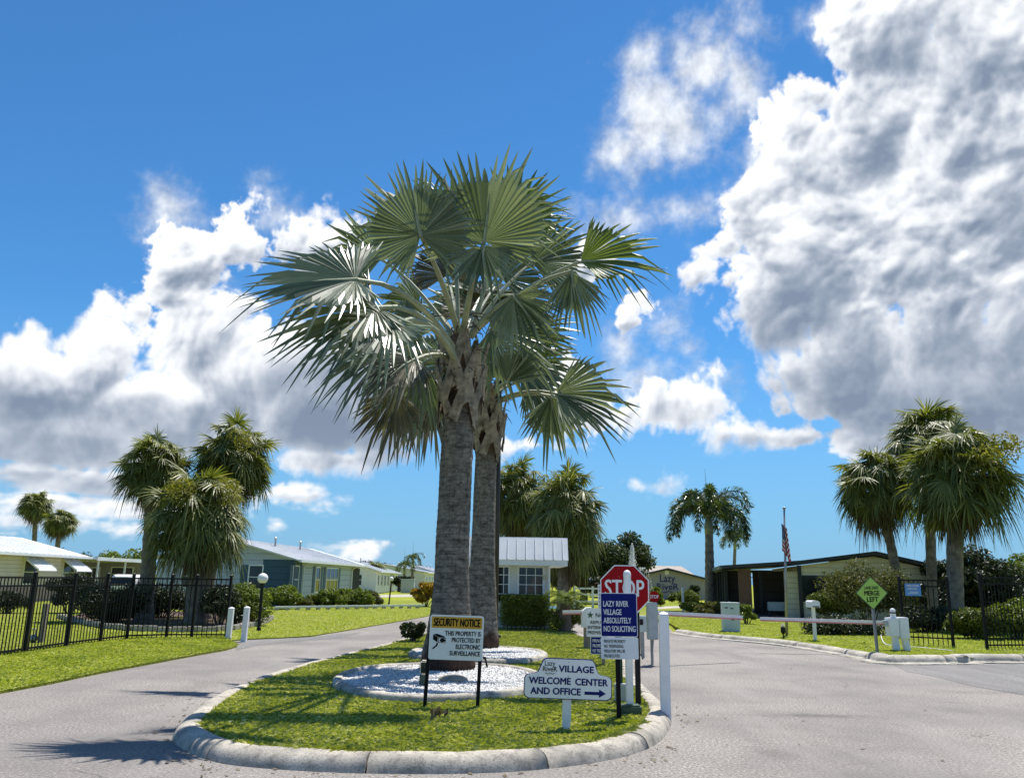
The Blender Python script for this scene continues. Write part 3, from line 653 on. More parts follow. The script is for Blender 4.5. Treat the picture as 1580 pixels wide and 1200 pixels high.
# two gravel beds with a cast concrete ring
def ring_pts(c, rx, ry, n=72, wob=.04, ph=0): return [Vector((c[0] + rx * (1 + wob * math.sin(3 * a + ph)) * math.cos(a), c[1] + ry * (1 + wob * math.sin(2 * a + ph)) * math.sin(a), 0)) for a in [2 * PI * i / n for i in range(n)]]
BED1 = ((-.98, 12.75), 1.52, 1.95); BED2 = ((-.60, 17.0), 1.32, 1.75)
def in_bed(x, y, g=0.0):
    return ((((x - BED1[0][0]) / (BED1[1] + g)) ** 2 + ((y - BED1[0][1]) / (BED1[2] + g)) ** 2) < 1) | ((((x - BED2[0][0]) / (BED2[1] + g)) ** 2 + ((y - BED2[0][1]) / (BED2[2] + g)) ** 2) < 1)
def bed(B, ph, lab):
    c, rx, ry = B; mb = MB(); prof = [(-.07, -.03), (-.065, .06), (-.03, .085), (.05, .085), (.075, .06), (.08, -.02)]
    pts = ring_pts(c, rx, ry, 80, .015, ph); n = len(pts); vs = []
    for i, p in enumerate(pts):
        t = (pts[(i + 1) % n] - pts[i - 1]).normalized(); nr = Vector((-t.y, t.x, 0)); z = float(isl_z(p.x, p.y))
        for u, h in prof: q = p + nr * u; vs.append((q.x, q.y, z + h))
    O_b = BED2 if B is BED1 else BED1
    hid = lambda p: ((p.x - O_b[0][0]) / O_b[1]) ** 2 + ((p.y - O_b[0][1]) / O_b[2]) ** 2 < .93
    m = len(prof); mb.add(vs, [(i * m + q + 1, i * m + q, ((i + 1) % n) * m + q, ((i + 1) % n) * m + q + 1) for i in range(n) if not hid(pts[i]) for q in range(m - 1)])
    tag(mb.build('bed_edging', 'pale_concrete', smooth=True), lab, 'edging')
bed(BED1, 0, 'low concrete ring round the gravel under the thicker front palm')
bed(BED2, 1, 'low concrete ring round the gravel under the slimmer rear palm')
def gravel():
    sh = MB(); n = 52000; x, y = scatter([(-3, 10.5), (1.2, 10.5), (1.2, 19.2), (-3, 19.2)], n)
    k = in_bed(x, y, -.06); x, y = x[k], y[k]; n = len(x); z = isl_z(x, y) + .045
    s = .010 + .019 * rng.random(n) ** 2; base = np.array([(1, 0, 0), (-1, 0, 0), (0, 1, 0), (0, -1, 0), (0, 0, .7), (0, 0, -.7)])
    V = base[None] * s[:, None, None] * (.6 + .8 * rng.random((n, 6, 1))); a = rng.random(n) * PI * 2; ca, sa = np.cos(a)[:, None], np.sin(a)[:, None]
    X = V[..., 0] * ca - V[..., 1] * sa; Y = V[..., 0] * sa + V[..., 1] * ca
    V = np.stack([X + x[:, None], Y + y[:, None], V[..., 2] + z[:, None] + .008], -1)
    o = np_mesh('gravel', V, 6, [(0, 2, 4), (2, 1, 4), (1, 3, 4), (3, 0, 4), (2, 0, 5), (1, 2, 5), (3, 1, 5), (0, 3, 5)], 'gravel')
    tag(o, 'white marble chippings round the two big palms', 'gravel', None, 'stuff')
    for B, nm in ((BED1, 'front'), (BED2, 'rear')):
        drape('gravel_base', ring_pts(B[0], B[1] - .05, B[2] - .05, 48, .015), .6, lambda x, y: isl_z(x, y) + (.04 if nm == 'front' else .044), 'gravel', 'pale gravel ground under the palms')
gravel()
# turf blades
pat = lambda x, y: (((x + 1.55) / .42) ** 2 + ((y - 8.75) / .35) ** 2 < 1) & (rng.random(len(x)) < .7)
blades('grass', isl_poly, 430000, .042, .0072, 0, 'blade', .35, lambda x, y: in_bed(x, y, .10) | (y > 30) | pat(x, y), isl_z, 'coarse turf on the entrance island')
edge_a, edge_b = [], []
for i_, p in enumerate(isl_line):
    t_ = (isl_line[min(i_ + 1, len(isl_line) - 1)] - isl_line[max(i_ - 1, 0)]).normalized(); nn_ = Vector((t_.y, -t_.x, 0))
    if p.y < 9.4 and p.x > -2.6: edge_a.append(p + nn_ * (.228 + .016 * math.sin(i_ * 1.7) + .014 * math.sin(i_ * .61))); edge_b.append(p + nn_ * .27)
blades('grass', edge_a + edge_b[::-1], 5000, .05, .0075, .13, 'blade', 0, lambda x, y: rng.random(len(x)) < .35 + .3 * np.sin(x * 3) * np.sin(y * 4), None, 'ragged turf edge growing over the island kerb')
blades('grass', [p for p in lawn_front[1:]] + [spur[0], Vector((-7.4, 22.3, 0)), Vector((-9.4, 21.2, 0)), Vector((-9.8, 17, 0)), Vector((-14, 7.2, 0))], 190000, .045, .012, .045, 'blade2', .25, None, None, 'mown turf of the left road verge')
blades('grass', [spur[0] + Vector((.08, .1, 0))] + lawn_back + [Vector((-3.0, 45, 0)), Vector((-9, 45, 0)), Vector((-15, 32, 0)), Vector((-22, 27, 0)), Vector((-22, 20, 0)), Vector((-9.9, 17.2, 0)), Vector((-9.4, 21.2, 0))], 130000, .045, .022, .03, 'blade2', .8, None, None, 'mown turf of the lawn by the mobile homes')
blades('grass', [p + Vector((.1, .3, 0)) for p in vr[1:]] + [Vector((17, 20, 0)), Vector((17, 30, 0)), Vector((11, 38, 0)), Vector((7, 40, 0))], 120000, .045, .018, .09, 'blade2', .9, None, None, 'mown turf of the right hand lawn')
# small litter on the tarmac
lf = MB(); leaf_cloud(lf, [((0, 0, .03), (.09, .05, .02))], 9, .07)
tag(lf.build('fallen_leaf', 'dead', loc=G(676, 1103, .19)), 'curled dry leaf lying by the security sign post', 'leaf')

def litter():
    pts = []
    for q in isl_line[::1]: pts.append((q.x + random.uniform(-.18, .02) * (1 if q.x < 0 else -1), q.y - .06, .006))
    base = np.array(pts); k = rng.choice(len(base), 520); P0 = base[k] + np.stack([rng.normal(0, .16, 520), rng.normal(-.08, .14, 520), np.zeros(520)], 1)
    ok = ~inside(isl, P0[:, 0], P0[:, 1]); P0 = P0[ok]
    fx = np.stack([rng.uniform(-9, 11, 260), rng.uniform(6.5, 22, 260), np.full(260, .006)], 1); ok = ~inside(isl, fx[:, 0], fx[:, 1]) & (fx[:, 0] > -5.8) & (fx[:, 0] < 7.5); P0 = np.concatenate([P0, fx[ok]]); m = len(P0)
    a = rng.random(m) * PI * 2; l = .012 + .03 * rng.random(m) ** 2; w = l * (.25 + .4 * rng.random(m)); ca, sa = np.cos(a), np.sin(a); V = np.empty((m, 4, 3))
    for i, (u, v, h) in enumerate(((-1, 0, 0), (0, -1, .004), (1, 0, .009), (0, 1, .004))): V[:, i] = P0 + np.stack([ca * l * u - sa * w * v, sa * l * u + ca * w * v, np.full(m, h)], 1)
    tag(np_mesh('leaf_litter', V, 4, [(0, 1, 2, 3)], 'dead'), 'scattered dry leaf bits along the kerb and road', 'leaf litter', None, 'stuff')
litter()

# ------------------------------------------------------------------ big fan palms
def fan_blade(mb, H, a, n, Rr, spread, droop, fold, nseg, mi, seed, cup=.0):
    rs = random.Random(seed); a = a.normalized(); n = (n - a * n.dot(a)).normalized(); s = a.cross(n)
    hd = spread / nseg / 2; fuse = .60; T = (.02, .18, .40, fuse, .72, .85, .94, 1.0)
    for i in range(nseg):
        ph = -spread / 2 + hd * (2 * i + 1); u = abs(ph) / (spread / 2)
        L_ = Rr * (1 - .36 * u ** 1.8) * rs.uniform(.88, 1.07); dr = droop * rs.uniform(.5, 1.6); tw = rs.uniform(-.07, .07); kink = rs.random() < .26
        def d_at(p): return (a * math.cos(p) + s * math.sin(p) + n * (abs(math.sin(p)) * fold + cup * (1 - math.cos(p)))).normalized()
        d = d_at(ph + tw * .3); e0 = d_at(ph - hd); e1 = d_at(ph + hd); vs = []
        for t in T:
            dz = -dr * L_ * max(0, t - .15) ** 2.0 * .9
            if kink and t > .7: dz -= (t - .7) * L_ * .7
            if t <= fuse:
                c = H + d * (L_ * t); l = H + e0 * (Rr * t * .985); r = H + e1 * (Rr * t * .985)
                c = c + n * (hd * L_ * t * 1.0); g = Vector((0, 0, dz)); vs += [l + g, c + g, r + g]
            else:
                wv = hd * fuse * L_ * ((1 - t) / (1 - fuse)) ** .75 + .002
                sd = (e1 - e0).normalized(); c = H + d * (L_ * t) + n * (wv * .5 + tw * L_ * (t - fuse)) + sd * (tw * L_ * (t - fuse)) + Vector((0, 0, dz)); vs += [c - sd * wv - n * wv * .45, c, c + sd * wv - n * wv * .45]
        fs = []
        for k in range(len(T) - 1):
            b = 3 * k; fs += [(b, b + 1, b + 4, b + 3), (b + 1, b + 2, b + 5, b + 4)]
        mb.add(vs, fs, mi)
def petiole(mb, p0, p1, sag, w0, w1, mi):
    pts = [p0.lerp(p1, t) + Vector((0, 0, sag * 4 * t * (1 - t))) for t in (0, .2, .4, .6, .8, 1)]
    mb.tube(pts, [w0 + (w1 - w0) * t for t in (0, .2, .4, .6, .8, 1)], 7, mi)
def big_palm(label, base, lean, prof, fronds, top, group):
    root = thing('fan_palm', label, 'palm tree', base, 0, group)
    # trunk with leaf-scar rings
    mb = MB(); H_ = prof[-1][0]; nz, na = 150, 40; vs = []; fib = []
    zs = [p[0] for p in prof]; rs_ = [p[1] for p in prof]
    for i in range(nz + 1):
        z = H_ * i / nz; r = float(np.interp(z, zs, rs_)); cx = lean[0] * (z / H_) ** 1.2; cyy = lean[1] * z / H_
        ring = .5 + .5 * math.sin(z * 2 * PI / .115 + .9 * math.sin(z * 3)); ring = ring ** 3
        for k in range(na):
            q = 2 * PI * k / na; rr = r * (1 + .010 * ring + .02 * math.sin(3 * q + z * 1.7) + .014 * math.sin(7 * q - z * 4.1) + random.uniform(-.012, .012))
            vs.append((cx + rr * math.cos(q), cyy + rr * math.sin(q), z))
            lo_ = max(0, min(1, (.42 + .08 * math.sin(5 * q) - z) / .10)); hi_ = max(0, min(1, (z - (H_ - .45 + .12 * math.sin(4 * q))) / .12)); fib.append(max(lo_, hi_) * .92)
    fs = [(i * na + k, i * na + (k + 1) % na, (i + 1) * na + (k + 1) % na, (i + 1) * na + k) for i in range(nz) for k in range(na)] + [tuple(range(nz * na, nz * na + na))]
    mb.add(vs, fs); mb.build('trunk', 'bark', root, smooth=True, attr=('fibre', fib))
    # crisscross leaf bases
    bo = MB(); tp = Vector((lean[0], lean[1], H_)); r0 = rs_[-1]
    for i in range(17):
        al = i * 2.39996 + .3; up = i / 17; z0 = H_ - .30 + up * 1.0; rr = r0 * (1.08 + .18 * math.sin(up * PI) + .22 * up)
        for sgn in (-1, 1):
            vs = []
            for j in range(8):
                t = j / 7; q = al + sgn * (.62 * (1 - t) ** 1.3); rad = rr * (1 + .06 * t + .22 * t ** 3); z = z0 - .34 + .80 * t; w = (.088 + .03 * ((i * 5) % 4) / 4) * (1 - .35 * t)
                c = Vector((math.cos(q), math.sin(q), 0)); tg = Vector((-math.sin(q), math.cos(q), 0)); ctr = tp + c * rad; ctr.z = z
                nd = (tg * (.8) + Vector((0, 0, sgn * .55))).normalized()
                for a_, b_ in ((-1, -.2), (-.5, .25), (.5, .25), (1, -.2), (0, -.35)): vs.append(ctr + nd * (w * a_) + c * (.05 * b_ + .03 * (i % 3)))
            fs = [(5 * j + q, 5 * j + (q + 1) % 5, 5 * (j + 1) + (q + 1) % 5, 5 * (j + 1) + q) for j in range(7) for q in range(5)] + [tuple(range(35, 40))]
            bo.add([Vector(v) for v in vs], fs)
    bo.tube([tp + Vector((0, 0, -.5)), tp + Vector((0, 0, .3)), tp + Vector((0, 0, 1.2))], [r0 * .96, r0 * 1.04, r0 * .5], 18, 1)
    bo.build('leaf_base', ['boot', 'fibre'], root)
    # fibre tangle and fruit stalks at the crown's heart
    fb = MB(); rs2 = random.Random(int(base[1] * 10))
    for i in range(46):
        q = rs2.uniform(0, 2 * PI); p = tp + Vector((math.cos(q) * r0 * .9, math.sin(q) * r0 * .9, rs2.uniform(.3, 1.5))); dv = Vector((math.cos(q) * .5, math.sin(q) * .5, rs2.uniform(-.4, .5))); pts = []
        for j in range(6): pts.append(p.copy()); p += dv * .09; dv += Vector((rs2.uniform(-.5, .5), rs2.uniform(-.5, .5), rs2.uniform(-.45, .1)))
        fb.tube(pts, [.014, .013, .012, .010, .008, .004], 5)
    fb.build('fruit_stalk', M['mulch'], root)
    bvec = Vector(base)
    for i, fr in enumerate(fronds):
        px, py, dY, th, kap, Rr, spr, dr, fold, mat, fx, fz = fr; Rr *= .94
        Y = base[1] + dY; H = A(px, py, Y) - bvec; th = R_(th); kap = R_(kap)
        a = Vector((math.cos(th) * math.cos(kap), math.sin(kap), math.sin(th) * math.cos(kap))); nrm = Vector((fx, -1, fz))
        mb = MB(); az = math.atan2(H.y - tp.y, H.x - tp.x); st = tp + Vector((math.cos(az) * r0 * .7, math.sin(az) * r0 * .7, .35 + .75 * max(0, min(1, (H.z - tp.z + .3) / 2.2))))
        ln = (H - st).length; petiole(mb, st, H - a * .02, .10 * ln * (.6 if H.z > st.z + 1 else .9), .062 if dY < .1 else .045, .030, 0)
        # costa: the stalk runs on into the blade
        mb.tube([H - a * .03, H + a * Rr * .25, H + a * Rr * .5 - Vector((0, 0, dr * Rr * .1))], [.036, .024, .008], 6, 0)
        fan_blade(mb, H, a, nrm, Rr, R_(spr), dr, fold, max(22, int(spr / 5.6)), 1, i * 7 + int(base[1]))
        mb.build('frond', ['petiole', mat], root)
    return root
B_, Gn, O_ = 'bis', 'bis_green', 'bis_old'
fr1 = [ # hub px,py, depth, screen angle, tilt away, radius, spread, droop, fold, material, facing
    (649, 363, -2.0, 104, -4, 1.38, 310, .05, .10, B_, .15, .1), (747, 372, -1.9, 84, -6, 1.80, 235, .04, .16, B_, -.15, .05), (745, 380, -1.85, -86, -20, 1.05, 150, .10, .2, B_, -.1, .2),
    (785, 340, .3, 50, 8, 1.45, 215, .10, .18, Gn, -.2, -.1), (700, 335, .8, 98, 12, 1.25, 170, .04, .15, Gn, 0, 0), (548, 432, -3.7, 186, -8, 1.72, 225, .16, .16, B_, .2, 1.0), (578, 475, -3.6, 206, -16, 1.60, 215, .26, .2, B_, .2, 1.0), (605, 500, -3.9, 218, -26, 1.35, 210, .4, .2, B_, .2, 1.6),
    (588, 400, .9, 158, 8, 1.55, 170, .12, .2, B_, .2, 0), (896, 404, -.4, 2, 0, 1.7, 150, .22, .45, Gn, -.5, .5), (882, 420, -.6, -84, -8, 1.25, 95, .12, .2, B_, -.2, 0), (822, 405, 1.0, 30, 8, 1.55, 180, .12, .2, B_, 0, 0),
    (600, 545, -.4, 205, -12, 1.35, 190, .45, .2, B_, .2, .7), (612, 605, -.1, 260, 0, 1.2, 130, .2, .3, O_, 0, 0), (655, 560, .6, 235, 8, 1.5, 150, .30, .25, B_, 0, 0), (645, 470, 1.2, 165, 25, 1.4, 170, .25, .2, B_, 0, .2),
    (792, 458, -.5, -52, -12, 1.15, 170, .30, .15, B_, -.2, .3), (745, 455, 1.6, 70, 60, 1.6, 200, .3, .2, B_, 0, .6), (640, 555, -1.0, 222, -35, 1.2, 150, .5, .2, O_, 0, .8),
    (690, 425, 1.1, 95, 15, 1.2, 260, .15, .2, O_, 0, 0), (775, 430, 1.2, 60, 15, 1.3, 240, .2, .2, B_, 0, 0), (735, 480, 1.4, 80, 30, 1.3, 240, .3, .2, O_, 0, .2), (650, 505, 1.0, 190, 15, 1.4, 200, .35, .2, B_, 0, .2)]
fr2 = [
    (858, 607, -.8, -12, -6, 2.0, 150, .22, .40, B_, -.4, .5), (850, 612, -.6, -80, -10, 1.55, 120, .12, .3, B_, -.2, .1), (757, 508, -.6, -14, -4, 2.1, 220, .18, .12, B_, -.1, .1), (800, 560, .9, 8, 8, 1.8, 190, .25, .2, B_, 0, .2),
    (815, 590, .8, -42, 5, 1.4, 140, .35, .25, B_, 0, .3), (728, 490, 1.0, 92, 10, 1.9, 200, .12, .2, B_, 0, 0), (690, 560, .9, 192, 12, 1.9, 170, .35, .2, B_, 0, .3), (655, 595, .4, 245, 0, 1.7, 150, .3, .3, O_, 0, .2),
    (782, 590, -.9, 62, -10, 1.2, 120, .1, .25, B_, 0, 0), (800, 515, .6, 40, 10, 1.7, 180, .2, .2, Gn, 0, .1), (745, 560, 1.8, 90, 60, 1.8, 200, .3, .2, B_, 0, .7), (668, 612, -.4, 258, -8, 1.4, 120, .2, .3, O_, 0, 0)]
zA = float(isl_z(PA.x, PA.y)) - .02; zB = float(isl_z(PB.x, PB.y)) - .02
big_palm('thicker silvery fan palm with wide trunk nearest the security sign', (PA.x, PA.y, zA), (.05, 0),
         [(0, .43), (.15, .45), (.35, .43), (.6, .38), (.95, .335), (1.3, .305), (1.7, .288), (2.4, .280), (3.4, .278), (4.2, .27), (4.7, .27)], fr1, 0, 'silver fan palms on the entrance island')
big_palm('slimmer silvery fan palm rising behind the thicker trunk', (PB.x, PB.y, zB), (.02, 0),
         [(0, .39), (.2, .40), (.5, .36), (1.0, .315), (2.0, .268), (3.2, .25), (4.2, .245), (4.75, .255)], fr2, 0, 'silver fan palms on the entrance island')

# ------------------------------------------------------------------ cabbage palms
def sabal_crown(seed, nleaf=62, dead=14, yellow=2, seg=34, Rr=.60, pet=.98):
    """round crown of costapalmate fans: each stalk ends in a star of stiff segments whose tips hang a little"""
    rs = random.Random(seed); mb = MB()
    for i in range(nleaf + dead):
        isd = i >= nleaf; az = i * 2.39996 + rs.uniform(-.35, .35)
        el = rs.uniform(-82, -48) if isd else 80 - 132 * ((i + .5) / nleaf) ** .78 + rs.uniform(-12, 12); el = R_(el)
        d = Vector((math.cos(az) * math.cos(el), math.sin(az) * math.cos(el), math.sin(el)))
        pl = pet * rs.uniform(.62, 1.08) * (.75 if isd else 1); H = d * pl + Vector((0, 0, .12)); H.z -= .08 * pl * (1 - abs(d.z))
        mb.tube([d * .1, d * pl * .6 + Vector((0, 0, .06)), H], [.028, .02, .013], 4, 3, cap=False)
        be = R_(rs.uniform(10, 55) if not isd else 35); out = Vector((math.cos(az), math.sin(az), 0)); dn = Vector((0, 0, -1)) + out * .25
        a = (d * math.cos(be) + dn * math.sin(be)).normalized(); n = d + Vector((rs.uniform(-.5, .5), rs.uniform(-.5, .5), .35)); n = (n - a * n.dot(a)).normalized(); s = a.cross(n)
        RR = Rr * rs.uniform(.78, 1.15) * (1.1 if isd else 1); spr = R_(rs.uniform(225, 310) if not isd else 120); fold = rs.uniform(.1, .5)
        mi = 2 if isd else 0
        for k in range(seg if not isd else 20):
            m_ = seg if not isd else 20; ph = -spr / 2 + spr * (k + .5) / m_ + rs.uniform(-.03, .03); u = abs(ph) / (spr / 2); L_ = RR * (1 - .30 * u * u) * rs.uniform(.85, 1.12); dr = rs.uniform(.05, .40) + (.8 if rs.random() < .22 else 0) + (.3 if isd else 0)
            dd = (a * math.cos(ph) + s * math.sin(ph) - n * fold * abs(math.sin(ph)) * .6).normalized(); e = (s * math.cos(ph) - a * math.sin(ph)); e = (e + n * rs.uniform(-.5, .5)).normalized(); vs = []
            for t, w in ((.03, .006), (.42, .019), (.70, .0145), (.88, .008), (1, .0012)):
                p = H + dd * (L_ * t) + Vector((0, 0, -dr * L_ * max(0, t - .3) ** 1.6 * 1.5)); vs += [p - e * w, p + e * w]
            mb.add(vs, [(0, 1, 3, 2), (2, 3, 5, 4), (4, 5, 7, 6), (6, 7, 9, 8)], mi)
    for i in range(yellow):
        az = rs.uniform(-2.6, -.5); c = Vector((math.cos(az) * 1.05, math.sin(az) * 1.05, rs.uniform(.3, .8)))
        leaf_cloud(mb, [(c, (.36, .36, .2)), (c + Vector((.1, 0, -.2)), (.3, .3, .25))], 420, .045, 1)
    return mb
SAB_M = ['sabal', 'sabal_yellow', 'dead', 'petiole']
_sab = [sabal_crown(s, n, d, y).build('crown', SAB_M).data for s, n, d, y in ((1, 104, 14, 2), (2, 110, 26, 1), (3, 104, 12, 2), (4, 98, 20, 0))]
for o in [o for o in col.objects if o.name.startswith('crown') and o.parent is None]: bpy.data.objects.remove(o)
def cabbage_palm(label, base, top, r0, r1, scale, var, group=None, bootz=0.0, rz=None, flat=1.0):
    root = thing('cabbage_palm', label, 'palm tree', base, 0, group); mb = MB(); t = Vector(top) - Vector(base)
    bend = Vector((t.x, t.y, 0)); pts = []; rad = []; n = 26
    for i in range(n + 1):
        u = i / n; pts.append(Vector((t.x * u ** 1.5, t.y * u ** 1.5, t.z * u))); rad.append((r0 + (r1 - r0) * u + .35 * r0 * math.exp(-u * 16)) * (1 + .05 * math.sin(u * 95) + random.uniform(-.03, .03)))
    mb.tube(pts, rad, 14); mb.build('trunk', 'sabal_bark', root, smooth=True)
    if bootz:
        bo = MB()
        for i in range(44):
            u = 1 - bootz / max(.3, t.z) * (i / 44); q = i * 2.39996; p = Vector((t.x * u ** 1.5, t.y * u ** 1.5, t.z * u)); c = Vector((math.cos(q), math.sin(q), 0))
            bo.bar(p + c * r1 * .8, p + c * (r1 * 1.5) + Vector((0, 0, .3)), .09, .035)
        bo.build('leaf_base', 'boot', root)
    c = bpy.data.objects.new('crown', _sab[var]); col.objects.link(c); c.parent = root; c.location = t; c.scale = (scale, scale, scale * flat); c.rotation_euler = (0, 0, rz if rz is not None else random.uniform(-.5, .5))
    return root
def cp(label, bpx, cpx, Y, r0, r1, scale, var, group, bootz=0, rz=None, flat=1.0, Yc=None, z0=0):
    b = A(bpx[0], bpx[1], Y); b.z = z0; t = A(cpx[0], cpx[1], Yc or Y)
    return cabbage_palm(label, b, t, r0, r1, scale, var, group, bootz, rz, flat)
gL = 'cabbage palms in the mulch bed behind the left fence'
cp('cabbage palm leaning right behind the left fence, bare trunk', (222, 955), (238, 726), 29.5, .27, .24, 1.02, 0, gL, .8, 2.4, 1.05)
cp('tallest cabbage palm of the left clump with grey drooping skirt', (312, 955), (362, 712), 31, .26, .22, 1.18, 1, gL, 1.0, .3, 1.15)
cp('shortest cabbage palm of the left clump, bushy to the fence top', (300, 962), (308, 800), 28.0, .32, .3, 1.34, 2, gL, 1.3, .2, 1.1)
gR = 'cabbage palms behind the right fence'
cp('cabbage palm with curved trunk leaning left over the clubhouse', (1397, 965), (1352, 752), 35, .2, .18, 1.32, 3, gR, .7, 1.0, 1.15)
cp('tallest cabbage palm on the right, straight pale trunk', (1442, 965), (1436, 690), 36, .22, .2, 1.6, 1, gR, .8, 2.0, 1.0)
cp('stout cabbage palm nearest the open gate with yellow flower sprays', (1477, 978), (1478, 742), 31.0, .30, .27, 1.62, 0, gR, .8, .1, 1.1)
gB = 'cabbage palms behind the guardhouse'
cp('bushy cabbage palm left of two behind the guardhouse roof', (800, 930), (797, 772), 41, .25, .22, 1.38, 1, gB, .8, 1.2, 1.2)
cp('bushy cabbage palm right of two behind the guardhouse roof', (868, 935), (873, 800), 37, .27, .25, 1.35, 1, gB, .8, 2.9, 1.45)
gF = 'far cabbage palms above the cream house'
cp('taller far cabbage palm above the cream house roof', (50, 885), (55, 780), 95, .3, .24, 1.6, 3, gF, 0, 0, .95)
cp('shorter far cabbage palm above the cream house roof', (84, 885), (93, 806), 90, .3, .24, 1.4, 3, gF, 0, 2, .95)
cp('small far cabbage palm standing right of the blue house', (574, 905), (578, 880), 100, .25, .2, 1.05, 3, None, 0, 1, .95)

# ------------------------------------------------------------------ foxtail palms
def foxtail_crown(seed, nf=13, L_=2.9, leaf=.5, per=64):
    rs = random.Random(seed); mb = MB()
    for i in range(nf):
        az = i * 2.39996 + rs.uniform(-.2, .2); up = rs.uniform(.9, 1.7) if i % 3 else rs.uniform(1.9, 3.4); LL = L_ * rs.uniform(.85, 1.1)
        d = Vector((math.cos(az), math.sin(az), up)).normalized(); p = Vector((0, 0, 0)); pts = [p.copy()]; n = 14; v = d.copy()
        for j in range(n): v = (v + Vector((math.cos(az) * .02, math.sin(az) * .02, -.06 - .040 * j * (1.25 if up < 1.8 else .7)))).normalized(); p = p + v * LL / n; pts.append(p.copy())
        mb.tube(pts, [.035 * (1 - .8 * k / n) for k in range(n + 1)], 5, 1)
        for k in range(per * 3):
            u = .14 + .86 * rs.random(); x = u * n; j = min(n - 1, int(x)); q = pts[j].lerp(pts[j + 1], x - j); t = (pts[j + 1] - pts[j]).normalized()
            r = t.orthogonal().normalized(); r = Matrix.Rotation(rs.uniform(0, 2 * PI), 3, t) @ r; ld = (r + t * rs.uniform(.25, .8)).normalized(); ll = leaf * rs.uniform(.7, 1.1) * (1 - .55 * max(0, u - .75) / .25) * (.6 + .4 * min(1, u * 4))
            e = ld.cross(t).normalized() * .028; m_ = q + ld * ll * .6; tip = q + ld * ll + Vector((0, 0, -.3 * ll))
            mb.add([q - e * .5, q + e * .5, m_ + e, tip, m_ - e], [(0, 1, 2, 4), (4, 2, 3)], 0)
    return mb
def foxtail(label, base, top, r0, r1, seed, L_, leaf, nf=13, per=64, group=None):
    root = thing('foxtail_palm', label, 'palm tree', base, 0, group); t = Vector(top) - Vector(base); mb = MB()
    n = 20; mb.tube([t * (i / n) for i in range(n + 1)], [(r0 + (r1 - r0) * (i / n)) * (1 + .35 * math.exp(-i * .9) + .05 * math.sin(i * 3.0)) for i in range(n + 1)], 14); mb.build('trunk', 'sabal_bark', root, smooth=True)
    sh = MB(); sh.tube([t + Vector((0, 0, -.1)), t + Vector((0, 0, .4)), t + Vector((0, 0, 1.0))], [r1 * 1.05, r1 * 1.15, r1 * .5], 12); sh.build('crownshaft', 'petiole', root, smooth=True)
    c = foxtail_crown(seed, nf, L_, leaf, per)
    if r0 > .2: c.tube([Vector((0, 0, 0)), Vector((-.05, 0, 1.5)), Vector((-.1, 0, 2.9))], [.03, .02, .006], 5, 1)
    o = c.build('crown', ['foxtail', 'petiole'], root); o.location = t + Vector((0, 0, .8))
    return root
b = A(1096, 935, 47); b.z = 0; t = A(1094, 822, 47)
foxtail('feathery foxtail palm beside the clubhouse porch', b, t, .32, .22, 3, 3.5, .56, 19, 90)
b = A(1130, 905, 78); b.z = 0; t = A(1134, 846, 78)
foxtail('small far foxtail palm peeking over the porch roof', b, t, .18, .14, 8, 2.1, .5, 8, 40)
for lab, bx, cx_, cy_, Y, sd in (('far feathery palm, taller of the pair by the far houses', 635, 637, 872, 120, 11), ('far feathery palm, shorter of the pair by the far houses', 623, 624, 884, 116, 12)):
    b = A(bx, 905, Y); b.z = 0; foxtail(lab, b, A(cx_, cy_, Y), .24, .18, sd, 2.3, .5, 9, 30, 'pair of feathery palms by the far houses')

# ------------------------------------------------------------------ broadleaf trees and shrubs
def broad_tree(name, label, base, clumps, nleaf, size, mat, r0, cat='tree', group=None):
    root = thing(name, label, cat, base, 0, group); mb = MB(); top = max(c[0][2] for c in clumps)
    f = Vector((0, 0, top * .3)); mb.tube([(0, 0, -.05), (r0 * .2, 0, top * .15), f], [r0 * 1.3, r0, r0 * .85], 10)
    for c, r in clumps:
        c = Vector(c); m = f.lerp(c, .5) + Vector((random.uniform(-.2, .2), random.uniform(-.2, .2), .1 * top)); mb.tube([f, m, c, c + (c - m) * .6], [r0 * .55, r0 * .35, r0 * .18, r0 * .05], 7)
        for k in range(4): d = Vector((random.uniform(-1, 1), random.uniform(-1, 1), random.uniform(-.3, 1))); mb.tube([m.lerp(c, .5), c + Vector((d.x * r[0], d.y * r[1], d.z * r[2])) * .8], [r0 * .2, r0 * .04], 5)
    mb.build('trunk', 'tree_bark', root, smooth=True); cr = MB(); leaf_cloud(cr, clumps, nleaf, size, 0, .3, .3); cr.build('crown', mat, root); return root
def rclumps(n, w, d, h0, h1, r, seed):
    rs = random.Random(seed); out = []
    for i in range(n):
        a = i * 2.39996; u = math.sqrt((i + .5) / n); z = h0 + (h1 - h0) * rs.random() * (1 - .45 * u); q = r * rs.uniform(.65, 1.2)
        out.append(((math.cos(a) * u * w, math.sin(a) * u * d, max(z, q * .6)), (q * 1.2, q * 1.2, q * .85)))
    return out
b = A(950, 930, 60); b.z = 0
broad_tree('oak_tree', 'spreading dark oak tree behind the fountain', b, rclumps(26, 2.5, 2.3, 1.7, 5.3, .8, 3), 17000, .14, 'oak', .35)
b = A(900, 930, 66); b.z = 0
broad_tree('oak_tree', 'low dark oak between the guardhouse palm and the fountain', b, rclumps(18, 2.6, 2.2, 1.2, 4.2, .9, 5), 10000, .14, 'oak', .3)
b = A(1500, 960, 37); b.z = 0
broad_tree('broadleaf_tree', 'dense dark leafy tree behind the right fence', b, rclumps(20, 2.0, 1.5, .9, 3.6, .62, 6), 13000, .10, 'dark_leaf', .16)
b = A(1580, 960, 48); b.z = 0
broad_tree('broadleaf_tree', 'sunlit pale green tree at the far right edge', b, rclumps(18, 2.4, 2.0, 1.2, 4.0, .75, 9), 11000, .11, 'bright_leaf', .2)
